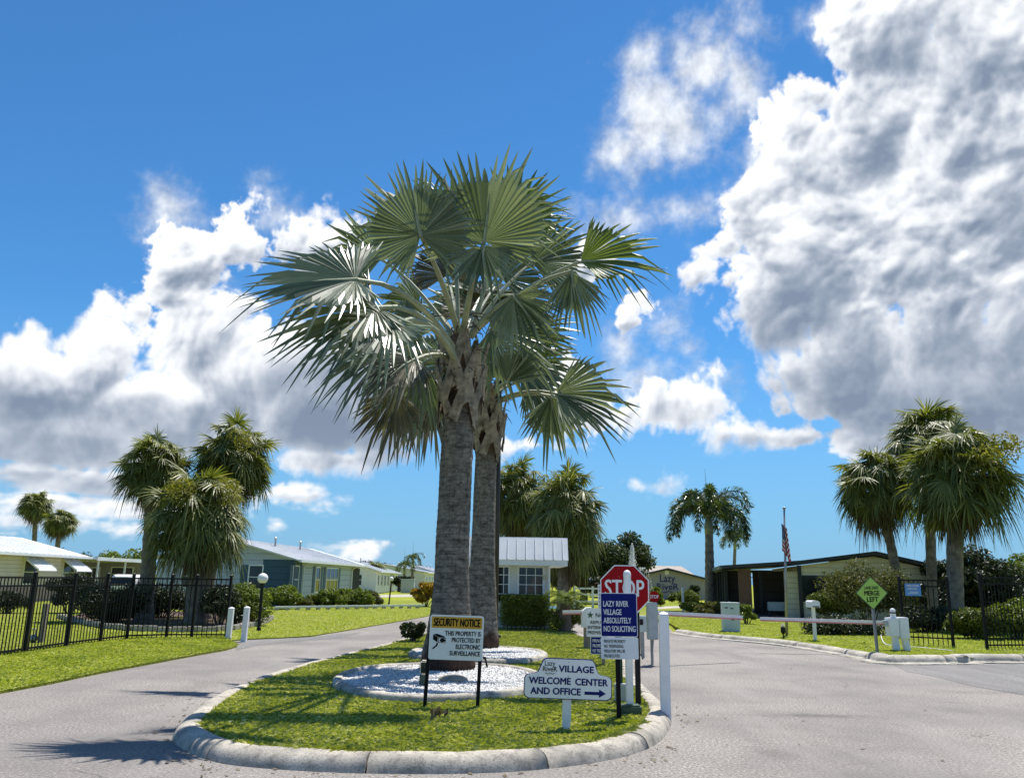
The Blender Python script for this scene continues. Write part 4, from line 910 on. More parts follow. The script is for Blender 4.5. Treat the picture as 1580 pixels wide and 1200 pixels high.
b = A(1440, 930, 52); b.z = 0
broad_tree('broadleaf_tree', 'small far tree peeking over the clubhouse roof', b, rclumps(8, 1.0, 1.0, 2.0, 3.1, .5, 19), 3000, .10, 'bright_leaf', .12)
for lab, px, Y, w, h, mt, sd in (('far low trees behind the cream house roof', 110, 100, 3.4, 5.9, 'oak', 31), ('bright tree top behind the carport roof', 190, 82, 3.2, 4.6, 'bright_leaf', 32), ('far dark tree left of the far white house', 562, 125, 2.5, 5.0, 'oak', 33),
                             ('far dark tree behind the far white house', 595, 135, 2.2, 4.6, 'oak', 34), ('far round tree right of the far white house', 612, 140, 2.6, 3.8, 'oak', 35), ('far tree beyond the tan roofed house', 648, 150, 2.6, 4.4, 'oak', 36), ('small dark tree in front of the far houses', 616, 105, 1.3, 2.2, 'dark_leaf', 37)):
    b = A(px, 900, Y); b.z = 0; broad_tree('broadleaf_tree', lab, b, rclumps(10, w * .7, w * .5, h * .35, h * .9, w * .3, sd), 2600, .2, mt, .2)

def shrub(name, label, base, clumps, nleaf, size, mat, group=None, cat='shrub', extra=None):
    root = thing(name, label, cat, base, 0, group); st = MB()
    for c, r in clumps[:14]:
        c = Vector(c); st.tube([(c.x * .15, c.y * .15, -.03), c * .6, c], [.022, .016, .006], 5)
    st.build('stem', 'tree_bark', root); cr = MB(); leaf_cloud(cr, clumps, nleaf, size, 0, .25, .35)
    if extra: leaf_cloud(cr, clumps, extra[0], extra[1], 1, .5, .92)
    cr.build('foliage', [mat] + ([extra[2]] if extra else []), root); return root
def sg(px, py, z=0): p = G(px, py, z); p.z = z; return p
def at(px, Y, z=0): p = A(px, 930, Y); p.z = z; return p
sh_spec = [ # name,label,base,w,d,h,n clumps,leaves,size,mat
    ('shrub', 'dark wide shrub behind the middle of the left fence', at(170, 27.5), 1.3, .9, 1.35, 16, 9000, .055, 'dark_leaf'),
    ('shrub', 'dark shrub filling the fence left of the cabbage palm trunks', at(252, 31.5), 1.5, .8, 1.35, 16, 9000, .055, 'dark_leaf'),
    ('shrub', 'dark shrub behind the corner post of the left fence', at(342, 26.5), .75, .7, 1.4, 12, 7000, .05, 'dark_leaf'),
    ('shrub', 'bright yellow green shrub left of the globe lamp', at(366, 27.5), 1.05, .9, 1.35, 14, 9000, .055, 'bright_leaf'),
    ('shrub', 'small dark conifer like bush before the cream house', at(108, 34), .9, .9, 1.75, 14, 5000, .06, 'dark_leaf'),
    ('shrub', 'low shrub at the left edge before the cream house', at(12, 33), .8, .8, 1.0, 10, 3500, .06, 'dark_leaf'),
    ('shrub', 'grassy arching shrub at the dark blue house corner', at(434, 42), 1.05, .8, 1.25, 12, 5000, .09, 'bright_leaf'),
    ('shrub', 'low reddish shrub under the narrow house window', at(468, 44), .7, .6, .65, 8, 2600, .07, 'olive_leaf'),
    ('shrub', 'low green shrub between the reddish and the round one', at(488, 45), .6, .6, .7, 8, 2600, .07, 'hedge_leaf'),
    ('shrub', 'round green shrub under the wide house window', at(514, 45), .9, .7, 1.15, 10, 4000, .08, 'bright_leaf'),
    ('shrub', 'tall loose shrub before the screened porch of the blue house', at(549, 46), 1.0, .8, 1.2, 12, 4200, .09, 'bright_leaf'),
    ('shrub', 'brownish shrub at the right end of the blue house bed', at(571, 47), .7, .7, 1.1, 10, 3000, .09, 'olive_leaf'),
    ('shrub', 'orange croton shrub left of the thick palm trunk', at(657, 49), .9, .8, 1.6, 10, 4200, .11, 'orange_leaf'),
    ('shrub', 'dark spiky shrub at the foot of the palms, road side', at(640, 20.5, .12), .36, .3, .55, 8, 2600, .055, 'dark_leaf'),
    ('shrub', 'yellow green shrub beside the small stop sign', at(1010, 55), .65, .8, 1.4, 12, 5000, .13, 'bright_leaf'),
    ('shrub', 'round dark shrub at the sign wall, left of two', at(1050, 72), 1.1, 1.0, .85, 12, 4000, .11, 'hedge_leaf'),
    ('shrub', 'round clipped shrub at the sign wall, right of two', at(1062, 70), 1.1, 1.0, 1.05, 12, 4000, .11, 'hedge_leaf'),
    ('shrub', 'narrow dark column shrub at the sign wall', at(1071, 74), .55, .6, 2.0, 14, 3500, .12, 'dark_leaf'),
    ('shrub', 'low clipped shrub at the foot of the foxtail palm', at(1080, 44), 1.3, .8, .75, 12, 5000, .07, 'hedge_leaf'),
    ('shrub', 'low grey green shrub left of the utility cabinet', at(1102, 40), .9, .7, .8, 10, 4000, .06, 'olive_leaf'),
    ('shrub', 'yellow leaved shrub right of the utility cabinet', at(1151, 33), .42, .4, .95, 8, 2400, .05, 'bright_leaf'),
    ('shrub', 'large open olive shrub before the yellow wall', at(1338, 31.5), 1.75, 1.2, 2.7, 30, 15000, .055, 'olive_leaf'),
    ('shrub', 'smaller olive shrub covering the clubhouse window', at(1278, 34), 1.0, .8, 2.15, 14, 6500, .06, 'hedge_leaf'),
    ('shrub', 'tall grassy shrub behind the gap between gate and fence', at(1500, 25.8), .95, .6, 1.25, 14, 7000, .07, 'hedge_leaf'),
    ('shrub', 'leafy shrub behind the right fence panel', at(1568, 26), 1.2, .7, 1.45, 14, 7000, .07, 'bright_leaf'),
    ('shrub', 'dark shrub behind the black gate panel', at(1425, 29), 1.35, .7, 1.0, 14, 6500, .06, 'dark_leaf'),
]
for nm, lab, b, w, d, h, nc, nl, sz, mt in sh_spec:
    shrub(nm, lab, b, rclumps(nc, w * .75, d * .75, h * .3, h * .92, min(w, h) * .33, hash(lab) % 97 if False else len(lab) * 7 + nc), nl, sz, mt)
shrub('shrub', 'low dark flowering shrub under the barrier by the mailbox', at(1302, 26.8), rclumps(18, 1.05, .5, .2, .62, .3, 44), 8000, .045, 'dark_leaf', None, 'shrub', (220, .035, 'flower'))

# clipped hedge before the guardhouse: box shaped, worn through at its foot
hd = thing('hedge', 'clipped green hedge under the guardhouse windows', 'hedge', (at(809, 26.2, .14)), 0)
hw = SC(809, 930, 26.2) * 36; mb = MB(); cl = [((x, random.uniform(-.1, .1), z), (.26, .3, .2)) for x in np.linspace(-hw + .2, hw - .2, 8) for z in (.28, .55, .82)]
leaf_cloud(mb, cl, 15000, .032, 0, .4, .45)
n = 5000; V = np.stack([rng.uniform(-hw, hw, n), rng.uniform(-.34, .34, n), np.where(rng.random(n) < .45, 1.0, rng.uniform(.1, 1.0, n))], 1); k = V[:, 2] < .98; V[k, 1] = -.34 + rng.normal(0, .025, k.sum()); V[:, 2] += rng.normal(0, .015, n)
k = (V[:, 2] < .45) & (rng.random(n) < .5); V = V[~k]
for p in V: leaf_cloud(mb, [(p, (.02, .02, .02))], 1, .034)
mb.build('foliage', 'hedge_leaf', hd)
st = MB()
for x in np.linspace(-hw + .1, hw - .1, 11): st.tube([(x, 0, -.05), (x + random.uniform(-.06, .06), 0, .5), (x + random.uniform(-.1, .1), 0, .8)], [.02, .015, .006], 5)
st.build('stem', 'tree_bark', hd)
# sago cycad beside the hedge
cyc = thing('sago_palm', 'bright sago palm at the guardhouse corner', 'plant', at(872, 25.4, .14)); mb = MB()
mb.tube([(0, 0, -.05), (0, 0, .4), (0, 0, .85)], [.2, .19, .14], 12); mb.build('trunk', 'tree_bark', cyc); mb = MB()
for i in range(44):
    az = i * 2.39996; up = .2 + 1.5 * ((i * 7) % 44) / 44; v = Vector((math.cos(az), math.sin(az), up)).normalized(); p = Vector((0, 0, .85)); pts = [p.copy()]
    for j in range(9): v = (v + Vector((0, 0, -.1 - .02 * j))).normalized(); p = p + v * .085; pts.append(p.copy())
    mb.tube(pts, [.008] * 10, 4, 0)
    for j in range(1, 9):
        for sub in (0, .33, .66):
            q = pts[j].lerp(pts[j + 1], sub); t = (pts[j + 1] - pts[j]).normalized(); s_ = t.cross(Vector((0, 0, 1))).normalized()
            for sg_ in (-1, 1): e = q + s_ * sg_ * .15 + t * .07 + Vector((0, 0, .03)); mb.add([q, q + t * .016, e], [(0, 1, 2)], 0)
mb.build('crown', 'cycad', cyc)
shrub('shrub', 'dark shrub under the sago palm by the guardhouse', at(872, 25.7, .14), rclumps(10, .55, .3, .15, .75, .25, 4), 5000, .04, 'hedge_leaf')

# mulch bed and stone ring on the left
sheet('mulch_bed', gl((96, 958), (200, 972), (300, 976), (395, 968), (415, 957), (390, 950), (250, 944), (130, 946)), .05, 'mulch', 'dark mulch bed under the left palms')
mb = MB(); ln = resample(smooth_line(gl((90, 955), (150, 969), (210, 975), (300, 977), (360, 973), (402, 965), (420, 956)), 8), .42)
for i, (p, q) in enumerate(zip(ln, ln[1:])): d = (q - p); mb.box(((p + q) / 2 + Vector((0, 0, .10 + .012 * (i % 3)))), (d.length * .95, .16, .15), math.atan2(d.y, d.x), bev=.02)
tag(mb.build('bed_edging', 'pale_concrete'), 'pale block edging round the mulch bed behind the fence', 'edging')

# ------------------------------------------------------------------ signs and posts on the island
def zi(p): return float(isl_z(p.x, p.y))
def rrect(w, h, r, n=5):
    out = []
    for cx_, cz_, a0 in ((w / 2 - r, h / 2 - r, 0), (-w / 2 + r, h / 2 - r, 90), (-w / 2 + r, -h / 2 + r, 180), (w / 2 - r, -h / 2 + r, 270)):
        for i in range(n + 1): a = R_(a0 + 90 * i / n); out.append((cx_ + r * math.cos(a), cz_ + r * math.sin(a)))
    return out
def u_post(mb, x, z0, z1, w=.05, lean=0):
    for dx, dy, ww, dd in ((0, .012, w, .008), (-w / 2, 0, .008, .03), (w / 2, 0, .008, .03)):
        mb.bar((x + dx + lean, dy, z0), (x + dx, dy, z1), ww, dd)
def panel_at(px, py, Y): p = A(px, py, Y); return p
# security notice
Y = 10.33; pc = A(702, 983, Y); s = SC(702, 983, Y); w, h = 83 * s, 66 * s; g0 = zi(pc)
sg1 = thing('security_sign', 'white security notice sign with amber header on two black posts', 'sign', (pc.x, pc.y, g0), R_(3), None, R_(1.2)); cz = pc.z - g0
mb = MB(); u_post(mb, -w * .485, -.1, cz + h * .3, .036, -.02); mb.build('post', 'black', sg1); mb = MB(); u_post(mb, w * .465, -.1, cz + h * .3, .036, -.012); mb.build('post', 'black', sg1)
mb = MB(); mb.prism([(x, z + cz) for x, z in rrect(w, h, .03)], -.022, -.018); pnl = mb.build('panel', 'sign_white', sg1)
mb = MB(); mb.prism([(x, z + cz + h * .335) for x, z in rrect(w * .94, h * .255, .008, 2)], -.0245, -.0222); mb.build('header', 'yellow', pnl)
mb = MB(); text(mb, 'SECURITY NOTICE', 0, cz + h * .255, h * .165, w * .86, y=-.027, bold=.028)
for i, (t_, ww) in enumerate((('THIS PROPERTY IS', .66), ('PROTECTED BY', .53), ('ELECTRONIC', .45), ('SURVEILLANCE', .56))): text(mb, t_, w * .45, cz + h * (.045 - .147 * i), h * .098, w * ww, 'r', y=-.0245, bold=.026)
mb.build('lettering', 'letter_black', pnl)
mb = MB(); e = lambda pts: [(x * w, cz + z * h) for x, z in pts]
mb.prism(e([(-.43, .055), (-.36, .075), (-.22, .02), (-.21, -.01), (-.34, .0)]), -.0245, -.0222); mb.prism(e([(-.43, .05), (-.345, -.005), (-.345, -.12), (-.43, -.055)]), -.0245, -.0222)
mb.prism(e([(-.335, -.008), (-.195, -.018), (-.195, -.13), (-.335, -.122)]), -.0245, -.0222); mb.prism(e([(-.36, -.13), (-.33, -.13), (-.34, -.19), (-.41, -.265), (-.44, -.27), (-.43, -.245), (-.37, -.18)]), -.0245, -.0222); mb.build('camera_symbol', 'letter_black', pnl)
mb = MB(); mb.prism(e([(-.325, -.022), (-.205, -.032), (-.205, -.118), (-.325, -.110)]), -.0262, -.0247, 0); mb.build('camera_front', 'sign_white', pnl)
mb = MB(); mb.prism([(-.255 * w + .052 * w * math.cos(a), cz - .07 * h + .042 * h * math.sin(a) * 1.0) for a in np.linspace(0, 2 * PI, 14)[:-1]], -.0278, -.0264); mb.build('camera_lens', 'letter_black', pnl)
# arrow sign
b = G(874, 1117, .15); Y = b.y; s = SC(874, 1047, Y); pc = A(874, 1047, Y); g0 = zi(b)
ag = thing('direction_sign', 'white welcome center sign with blue arrow on a short white post', 'sign', (b.x, b.y, g0), R_(4), None, R_(1.6)); cz = pc.z - g0
def sgn_poly(kx, kz):   # outline of the board from its middle
    L_ = [(-66, -26.5), (-68, -23), (-68, 0), (-66, 4), (-61, 6.3), (-53, 7.5), (-47, 10.5), (-43.5, 18), (-41, 25), (-37.5, 29.5), (-33, 30.4)]
    return [(x * s * kx, (z * kz) * s + cz) for x, z in [(-61, -29)] + L_ + [(-x, z) for x, z in L_[::-1]] + [(61, -29)]][::-1]
mb = MB(); mb.bar((0, .03, -.1), (0, .03, cz), 12 * s, 12 * s); mb.build('post', 'white', ag)
mb = MB(); mb.prism(sgn_poly(1.0, 1.0), -.035, -.012); brd = mb.build('board', 'letter_navy', ag)
mb = MB(); mb.prism(sgn_poly(.982, .958), -.040, -.0355); mb.build('board_face', 'sign_white', brd)
mb = MB(); z0 = cz; bo_ = .035
text(mb, 'VILLAGE', 12 * s, z0 + 10.7 * s, 9.2 * s, 54 * s, y=-.043, bold=bo_); text(mb, 'WELCOME', -28.4 * s, z0 - 7.4 * s, 9.4 * s, 64 * s, y=-.043, bold=bo_); text(mb, 'CENTER', 36 * s, z0 - 7.6 * s, 9.4 * s, 50 * s, y=-.043, bold=bo_)
text(mb, 'AND OFFICE', -19 * s, z0 - 22.2 * s, 9.4 * s, 77 * s, y=-.043, bold=bo_)
mb.prism([(25.4 * s, z0 - 21.1 * s), (48 * s, z0 - 21.1 * s), (48 * s, z0 - 24.8 * s), (58.7 * s, z0 - 18.8 * s), (48 * s, z0 - 12.8 * s), (48 * s, z0 - 16.5 * s), (25.4 * s, z0 - 16.5 * s)], -.0425, -.0405)
mb.build('lettering', 'letter_navy', brd)
mb = MB(); text(mb, 'Lazy', -29 * s, z0 + 19 * s, 7.6 * s, 16 * s, y=-.043, bold=.0); text(mb, 'RiveR', -28.7 * s, z0 + 11 * s, 7 * s, 22 * s, y=-.043, bold=.01)
mb.tube([(-36 * s, -.043, z0 + 8.5 * s), (-32 * s, -.043, z0 + 6.8 * s), (-28.5 * s, -.043, z0 + 8.8 * s), (-25 * s, -.043, z0 + 6.8 * s), (-21 * s, -.043, z0 + 8.5 * s)], .0035, 4); mb.build('emblem', 'letter_black', brd)
mb = MB()
for zz in (25, 4.4, -25.5): mb.sphere((0, -.041, z0 + zz * s), .005, 8, 6)
mb.build('screw', 'steel', brd)

# the blue no soliciting sign on its black post
b = G(955, 1103, .15); Y = b.y; s = SC(956, 948, Y); g0 = zi(b); pc = A(956.5, 948, Y)
ns = thing('notice_sign', 'navy no soliciting sign over a white trespassing notice on one thin black post', 'sign', (b.x, b.y, g0), R_(-7), None, R_(-.6)); cz = pc.z - g0; x0 = pc.x - b.x
mb = MB(); u_post(mb, .0, -.1, cz + 10 * s, .045, 0); mb.build('post', 'black', ns); w, h = 56 * s, 65 * s
mb = MB(); mb.prism([(x + x0, z + cz) for x, z in rrect(w, h, .02)], -.024, -.019); pn = mb.build('panel', 'sign_white', ns)
mb = MB(); mb.prism([(x + x0, z + cz) for x, z in rrect(w * .965, h * .97, .016)], -.0265, -.0242); mb.build('panel_face', 'navy', pn)
mb = MB()
for i, (t_, ww) in enumerate((('LAZY RIVER', .68), ('VILLAGE', .49), ('ABSOLUTELY', .75), ('NO SOLICITING', .86))): text(mb, t_, x0 - w * .42, cz + h * (.19 - .19 * i), h * .125, w * ww, 'l', y=-.029, bold=.018)
mb.build('lettering', 'letter_white', pn)
h2 = 32 * s; c2 = cz - h * .5 - h2 * .5 - .004; mb = MB(); mb.prism([(x + x0, z + c2) for x, z in rrect(w * 1.01, h2, .018)], -.024, -.019); p2 = mb.build('lower_panel', 'sign_white', ns); mb = MB()
for i, (t_, ww) in enumerate((('PRIVATE PROPERTY', .58), ('NO TRESPASSING', .52), ('VIOLATORS WILL BE', .56), ('PROSECUTED', .42))): text(mb, t_, x0 - w * .42, c2 + h2 * (.24 - .22 * i), h2 * .135, w * ww, 'l', y=-.026, bold=.01)
mb.build('lettering', 'letter_black', p2)
# white sleeve post with domed cap behind it
b = G(972, 1094, .15); Y = b.y; s = SC(970, 980, Y); t = A(969, 886, Y); g0 = zi(b)
wp = thing('sleeve_post', 'white round capped post standing in a dark base behind the navy sign', 'post', (b.x, b.y, g0), 0, None, R_(-.3)); H_ = t.z - g0
mb = MB(); mb.box((0, 0, (H_ - .04) / 2 + .08), (10.5 * s, 10.5 * s, H_ - .1), bev=.008); mb.build('shaft', 'white', wp, loc=(-.0, 0, 0)); mb = MB(); mb.lathe([(5.8 * s, H_ - .03), (6.2 * s, H_), (5.4 * s, H_ + .025), (3.5 * s, H_ + .045), (.001, H_ + .055)], 18); mb.build('cap', 'white', wp, smooth=True)
mb = MB(); mb.box((0, -.01, .03), (.25, .2, .15), bev=.02); mb.build('base', 'green_steel', wp)
# stop sign
b = G(986, 1082, .15); Y = b.y; s = SC(963, 910, Y); pc = A(963.5, 910, Y); g0 = zi(b)
ss = thing('stop_sign', 'red octagonal stop sign on a black post behind the white capped post', 'sign', (b.x, b.y, g0), R_(0)); cz = pc.z - g0; x0 = pc.x - b.x; Rr = 37.5 * s / math.cos(PI / 8)
oc = lambda k: [(x0 + Rr * k * math.cos(PI / 8 + i * PI / 4), cz + Rr * k * math.sin(PI / 8 + i * PI / 4)) for i in range(8)]
mb = MB(); mb.box((0, .06, (cz + .25) / 2), (.062, .07, cz + .35), bev=.006); mb.build('post', 'black', ss)
mb = MB(); mb.prism(oc(1), -.022, -.018); pl = mb.build('plate', 'sign_white', ss); mb = MB(); mb.prism(oc(.955), -.0245, -.0222); mb.build('plate_face', 'red', pl)
mb = MB(); text(mb, 'STOP', x0 - .3 * s, cz - 9.0 * s, 24 * s, 60 * s, y=-.027, bold=.016); mb.build('lettering', 'letter_white', pl)
mb = MB()
for dx in (-15, -8): mb.sphere((x0 + dx * s, -.026, cz + (20 if dx > -10 else 15) * s), .006, 8, 6)
mb.bar((x0, .0, cz - .2), (x0, .0, cz + .2), .03, .02); mb.bar((x0 - .02, .02, cz - .12), (.0, .02, cz - .12), .03, .02); mb.build('bracket', 'steel', pl)
# green channel post and conduit box beside it
b = G(964, 1080, .15); cb_ = thing('conduit_box', 'small grey electrical box on a green post behind the navy sign', 'utility box', (b.x - .02, b.y + .25, zi(b))); mb = MB(); u_post(mb, 0, -.1, 1.05, .05); mb.build('post', 'green_steel', cb_); mb = MB(); mb.box((0, -.03, .12), (.16, .1, .22), bev=.01); mb.build('box', 'grey_box', cb_)
# white roadside post on the kerb nose
b = G(1027.5, 1113); t = A(1029, 947, b.y); H_ = t.z
ps = thing('marker_post', 'tall square white post standing at the kerb end beside the right lane', 'post', (b.x, b.y, 0), R_(-6), None, R_(.2)); mb = MB(); mb.box((0, 0, H_ / 2 - .02), (.118, .118, H_ + .02), bev=.007); mb.build('shaft', 'white', ps); mb = MB(); mb.lathe([(.072, H_ - .012), (.074, H_ + .004), (.05, H_ + .016), (.001, H_ + .03)], 4); c = mb.build('cap', 'white', ps); c.rotation_euler = (0, 0, PI / 4)
# far left-hand notice stack: bank of small signs
Y = 15.5; s = SC(918, 960, Y); pc = A(920, 960, Y); g0 = .15
nb = thing('notice_board', 'white notice with dark star and a small blue sign below, behind the navy sign', 'sign', (pc.x, Y, g0), R_(3)); cz = pc.z - g0
mb = MB(); mb.bar((.13, .02, -.1), (.13, .02, cz + .1), .05, .04); mb.build('post', 'wood', nb)
mb = MB(); mb.prism([(x, z + cz) for x, z in rrect(31 * s, 42 * s, .02)], -.02, -.014); pn = mb.build('panel', 'sign_white', nb); mb = MB(); star = []
for i in range(10): a = PI / 2 + i * PI / 5; r = (5.6 if i % 2 == 0 else 2.3) * s; star.append((-9.5 * s + r * math.cos(a), cz + 11 * s + r * math.sin(a)))
mb.prism(star, -.0225, -.0202); mb.build('emblem', 'letter_green', pn); mb = MB(); text(mb, 'NO', -1 * s, cz + 8 * s, 6 * s, None, 'l', y=-.023)
for i, t_ in enumerate(('REPULSE', 'ENTERING', 'PREMISES')): text(mb, t_, -13.5 * s if i else -9 * s, cz - (2 + 7.5 * i) * s, 4.6 * s, 26 * s, 'l', y=-.023, bold=.02)
mb.build('lettering', 'letter_black', pn); mb = MB(); mb.prism([(x + 4 * s, z + cz - 33.5 * s) for x, z in rrect(27 * s, 26 * s, .02)], -.02, -.014); p2 = mb.build('lower_panel', 'sign_white', nb)
mb = MB(); mb.prism([(x + 4 * s, z + cz - 33.5 * s) for x, z in rrect(25 * s, 24 * s, .015)], -.0225, -.0202); mb.build('lower_face', 'navy', p2); mb = MB()
for i, t_ in enumerate(('PRIVATE', 'PROPERTY', 'NO TRESPASS')): text(mb, t_, -6 * s, cz - (29 + 7.2 * i) * s, 4.6 * s, 20 * s, 'l', y=-.025)
mb.build('lettering', 'letter_white', p2)
Y = 17; s = SC(926, 920, Y); pc = A(926, 921, Y); st_ = thing('notice_strip', 'narrow tall white notice strip left of the red octagon', 'sign', (pc.x, Y, .15)); cz = pc.z - .15; mb = MB(); mb.bar((0, .025, -.1), (0, .025, cz), .04); mb.build('post', 'steel', st_); mb = MB(); mb.box((0, 0, cz), (7 * s, .015, 38 * s)); pn = mb.build('panel', 'sign_white', st_); mb = MB()
for i in range(7): text(mb, 'OPEN'[i % 4], 0, cz + (13 - 5.4 * i) * s, 3.6 * s, None, y=-.011, bold=.01)
mb.build('lettering', 'letter_navy', pn)
# ground light and stake in the gravel
b = G(653, 1062, .13); gz = .15; li = thing('path_light', 'small cream ground light on a green stand in the gravel', 'light', (b.x, b.y, gz - .02)); mb = MB(); mb.box((0, 0, .012), (.26, .16, .025), bev=.006); mb.build('base', 'wood', li); mb = MB(); mb.box((0, 0, .105), (.11, .09, .16), bev=.01); mb.build('stand', 'green_steel', li); mb = MB(); mb.box((0, 0, .28), (.10, .13, .19), bev=.022); mb.build('housing', 'cream', li); mb = MB(); mb.box((0, -.068, .28), (.07, .012, .14), bev=.004); mb.build('lens', 'glass', li)
b = G(753, 1036, .13); mb = MB(); mb.bar((0, 0, 0), (-.05, 0, .2), .03); mb.bar((-.05, 0, .2), (-.08, -.01, .21), .05); tag(mb.build('garden_stake', 'black', loc=(b.x, b.y, .14)), 'short black stake leaning in the white gravel', 'stake')
mb = MB(); mb.sphere((0, 0, .04), .22, 12, 8, 0, .35); tag(mb.build('stepping_stone', 'wood', loc=(-.78, 12.35, .15)), 'flat grey stone lying in the gravel at the palm foot', 'stone')
# tall street light pole behind the palms
b = at(764, 22.5, .12); t = A(771, 560, 22.5)
lp = thing('light_pole', 'dark bronze light pole rising into the palm fronds', 'light pole', b, 0); mb = MB(); mb.tube([(0, 0, -.05), ((t.x - b.x) * .5, 0, (t.z - .12) * .5), (t.x - b.x, 0, t.z - .12)], [.095, .085, .075], 12); mb.build('pole', 'bronze', lp, smooth=True); mb = MB(); mb.box((0, 0, .04), (.34, .34, .05), bev=.008); mb.build('base', 'bronze', lp); mb = MB(); mb.box((t.x - b.x + .25, 0, t.z - .1), (.62, .3, .12), bev=.02); mb.build('lamp_head', 'bronze', lp)

# ------------------------------------------------------------------ guardhouse
gh = thing('guardhouse', 'small white guardhouse with white ribbed metal roof', 'guardhouse', (0, 26.9, .14)); sG = SC(810, 900, 26.9)
def gx(px, Y=26.9): return A(px, 900, Y).x
def gz(py, px=810, Y=26.9): return A(px, py, Y).z - .14
xl, xr = gx(700), gx(849); ztop = gz(874); zw0, zw1 = gz(931), gz(872.5)
mb = MB(); wins = [(gx(712), gx(744)), (gx(757), gx(787)), (gx(798), gx(840))]
mb.box(((xl + xr) / 2, 1.5, ztop / 2 + .1), (xr - xl, 2.8, ztop + .2)); 
mb.box(((xl + xr) / 2, .04, zw0 / 2), (xr - xl, .12, zw0)); xs = [xl] + [v for w_ in wins for v in w_] + [xr]
for i in range(0, len(xs), 2): mb.box(((xs[i] + xs[i + 1]) / 2, .04, (zw0 + ztop) / 2 + .04), (xs[i + 1] - xs[i], .118, ztop - zw0 + .08))
mb.build('wall', 'wall_white', gh)
for (a, c) in wins:
    f = MB()
    for x in (a + .03, c - .03): f.box((x, -.022, (zw0 + zw1) / 2), (.06, .06, zw1 - zw0))
    for z in (zw0 + .03, zw1 - .03): f.box(((a + c) / 2, -.02, z), (c - a - .12, .056, .06))
    for k in (1, 2): f.box((a + (c - a) * k / 3, .0, (zw0 + zw1) / 2), (.022, .03, zw1 - zw0 - .12))
    for k in (1, 2, 3): f.box(((a + c) / 2, .001, zw0 + (zw1 - zw0) * k / 4), (c - a - .12, .026, .022))
    f.box(((a + c) / 2, -.05, zw0 - .02), (c - a + .1, .13, .04)); fo = f.build('window', 'white', gh); p_ = MB(); p_.box(((a + c) / 2, .06, (zw0 + zw1) / 2), (c - a - .02, .02, zw1 - zw0 - .02)); p_.build('pane', 'glass', fo)
mb = MB(); Yf = -.62; zr0 = gz(873, 876, 26.28); zr1 = gz(864.5, 876, 26.28); zr2 = gz(831, 876, 26.75); xr2 = gx(876, 26.28); xl2 = gx(689, 26.28)
mb.box(((xl2 + xr2) / 2, (Yf + 3.4) / 2, (zr0 + zr1) / 2), (xr2 - xl2, 3.4 - Yf, zr1 - zr0)); mb.build('fascia', 'white', gh)
rf = MB(); rf.prism([(Yf - .02, zr1 + .003), (3.42, zr1 + .003), (2.9, zr2), (Yf + .42, zr2)], xl2 - .02, xr2 + .02, 0, 'x')
n = 13
for i in range(n):
    x = xl2 + (xr2 - xl2) * (i + .5) / n; rf.bar((x, Yf - .03, zr1 + .02), (x, Yf + .41, zr2 - .01), .022, .03)
rf.box(((xl2 + xr2) / 2, 1.2, zr2 + .012), (xr2 - xl2 + .06, 2.7, .03)); rf.build('roof', 'roof_white', gh)
mb = MB(); mb.tube([(xr - .05, -.12, 0), (xr - .05, -.12, zr0 - .1), (xr - .05, -.35, zr0)], .035, 8); mb.build('downpipe', 'white', gh); mb = MB(); mb.box((xr - .18, -.06, gz(890)), (.09, .1, .16), bev=.01); mb.build('wall_lamp', 'cream', gh)

# ------------------------------------------------------------------ barriers
def barrier(label, bpx, Y, arm_from, arm_to, cab_w, cab_h, legs, z0, Yto=None, grp='barrier gates at the entrance'):
    p = A(bpx, 950, Y); root = thing('barrier_gate', label, 'barrier', (p.x, Y, z0), 0, grp); s = SC(bpx, 950, Y)
    a = A(*arm_from, Y) - Vector((p.x, Y, z0)); c = A(*arm_to, Yto or Y) - Vector((p.x, Y, z0)); mb = MB(); n = 9
    mb.bar(a + Vector((0, 0, .022)), c + Vector((0, 0, .022)), .05, .062, 0); mb.bar(a + Vector((0, .004, -.024)), c + Vector((0, .004, -.024)), .042, .034, 1)
    mb.build('arm', ['barrier', 'barrier_red'], root); return root, s
rt, s = barrier('white gate cabinet on two legs with long pale arm reaching left', 1382, 20.5, (1366, 961), (1173, 955), 0, 0, 2, .09)
zc = lambda py, px=1382, Y=20.5: A(px, py, Y).z - .09
mb = MB(); zt, zb = zc(953), zc(983); mb.box((-7 * s, .0, (zt + zb) / 2 + .02), (15.5 * s, .26, zt - zb - .02), bev=.015); mb.box((8.5 * s, .02, (zt + zb) / 2), (14.5 * s, .30, zt - zb + .04), bev=.015); mb.build('cabinet', 'white', rt)
for x0, x1 in ((-4, -5), (10, 13)): mb = MB(); mb.bar((x1 * s, -.04, -.1), (x0 * s, 0, zb + .05), 9 * s, .11); mb.build('leg', 'white', rt)
mb = MB(); mb.lathe([(4 * s, zt - .01), (4 * s, zc(941)), (3 * s, zc(939)), (.01, zc(938))], 14, (-5 * s, -.03, 0)); cp_ = mb.build('cap_post', 'white', rt, smooth=False); mb = MB(); mb.lathe([(4.3 * s, zc(946)), (4.3 * s, zc(944))], 14, (-5 * s, -.03, 0)); mb.build('band', 'black', cp_)
mb = MB(); mb.bar((-17 * s, 0, zc(966)), (-17 * s, 0, zc(957)), .1, .16); mb.build('hub', 'grey_box', rt)
rt, s = barrier('grey gate box under a small stop sign with arm reaching right', 1006, 17.0, (1013, 946), (1145, 953), 0, 0, 1, .0, 18.2)
zc = lambda py, px=1006, Y=17.0: A(px, py, Y).z
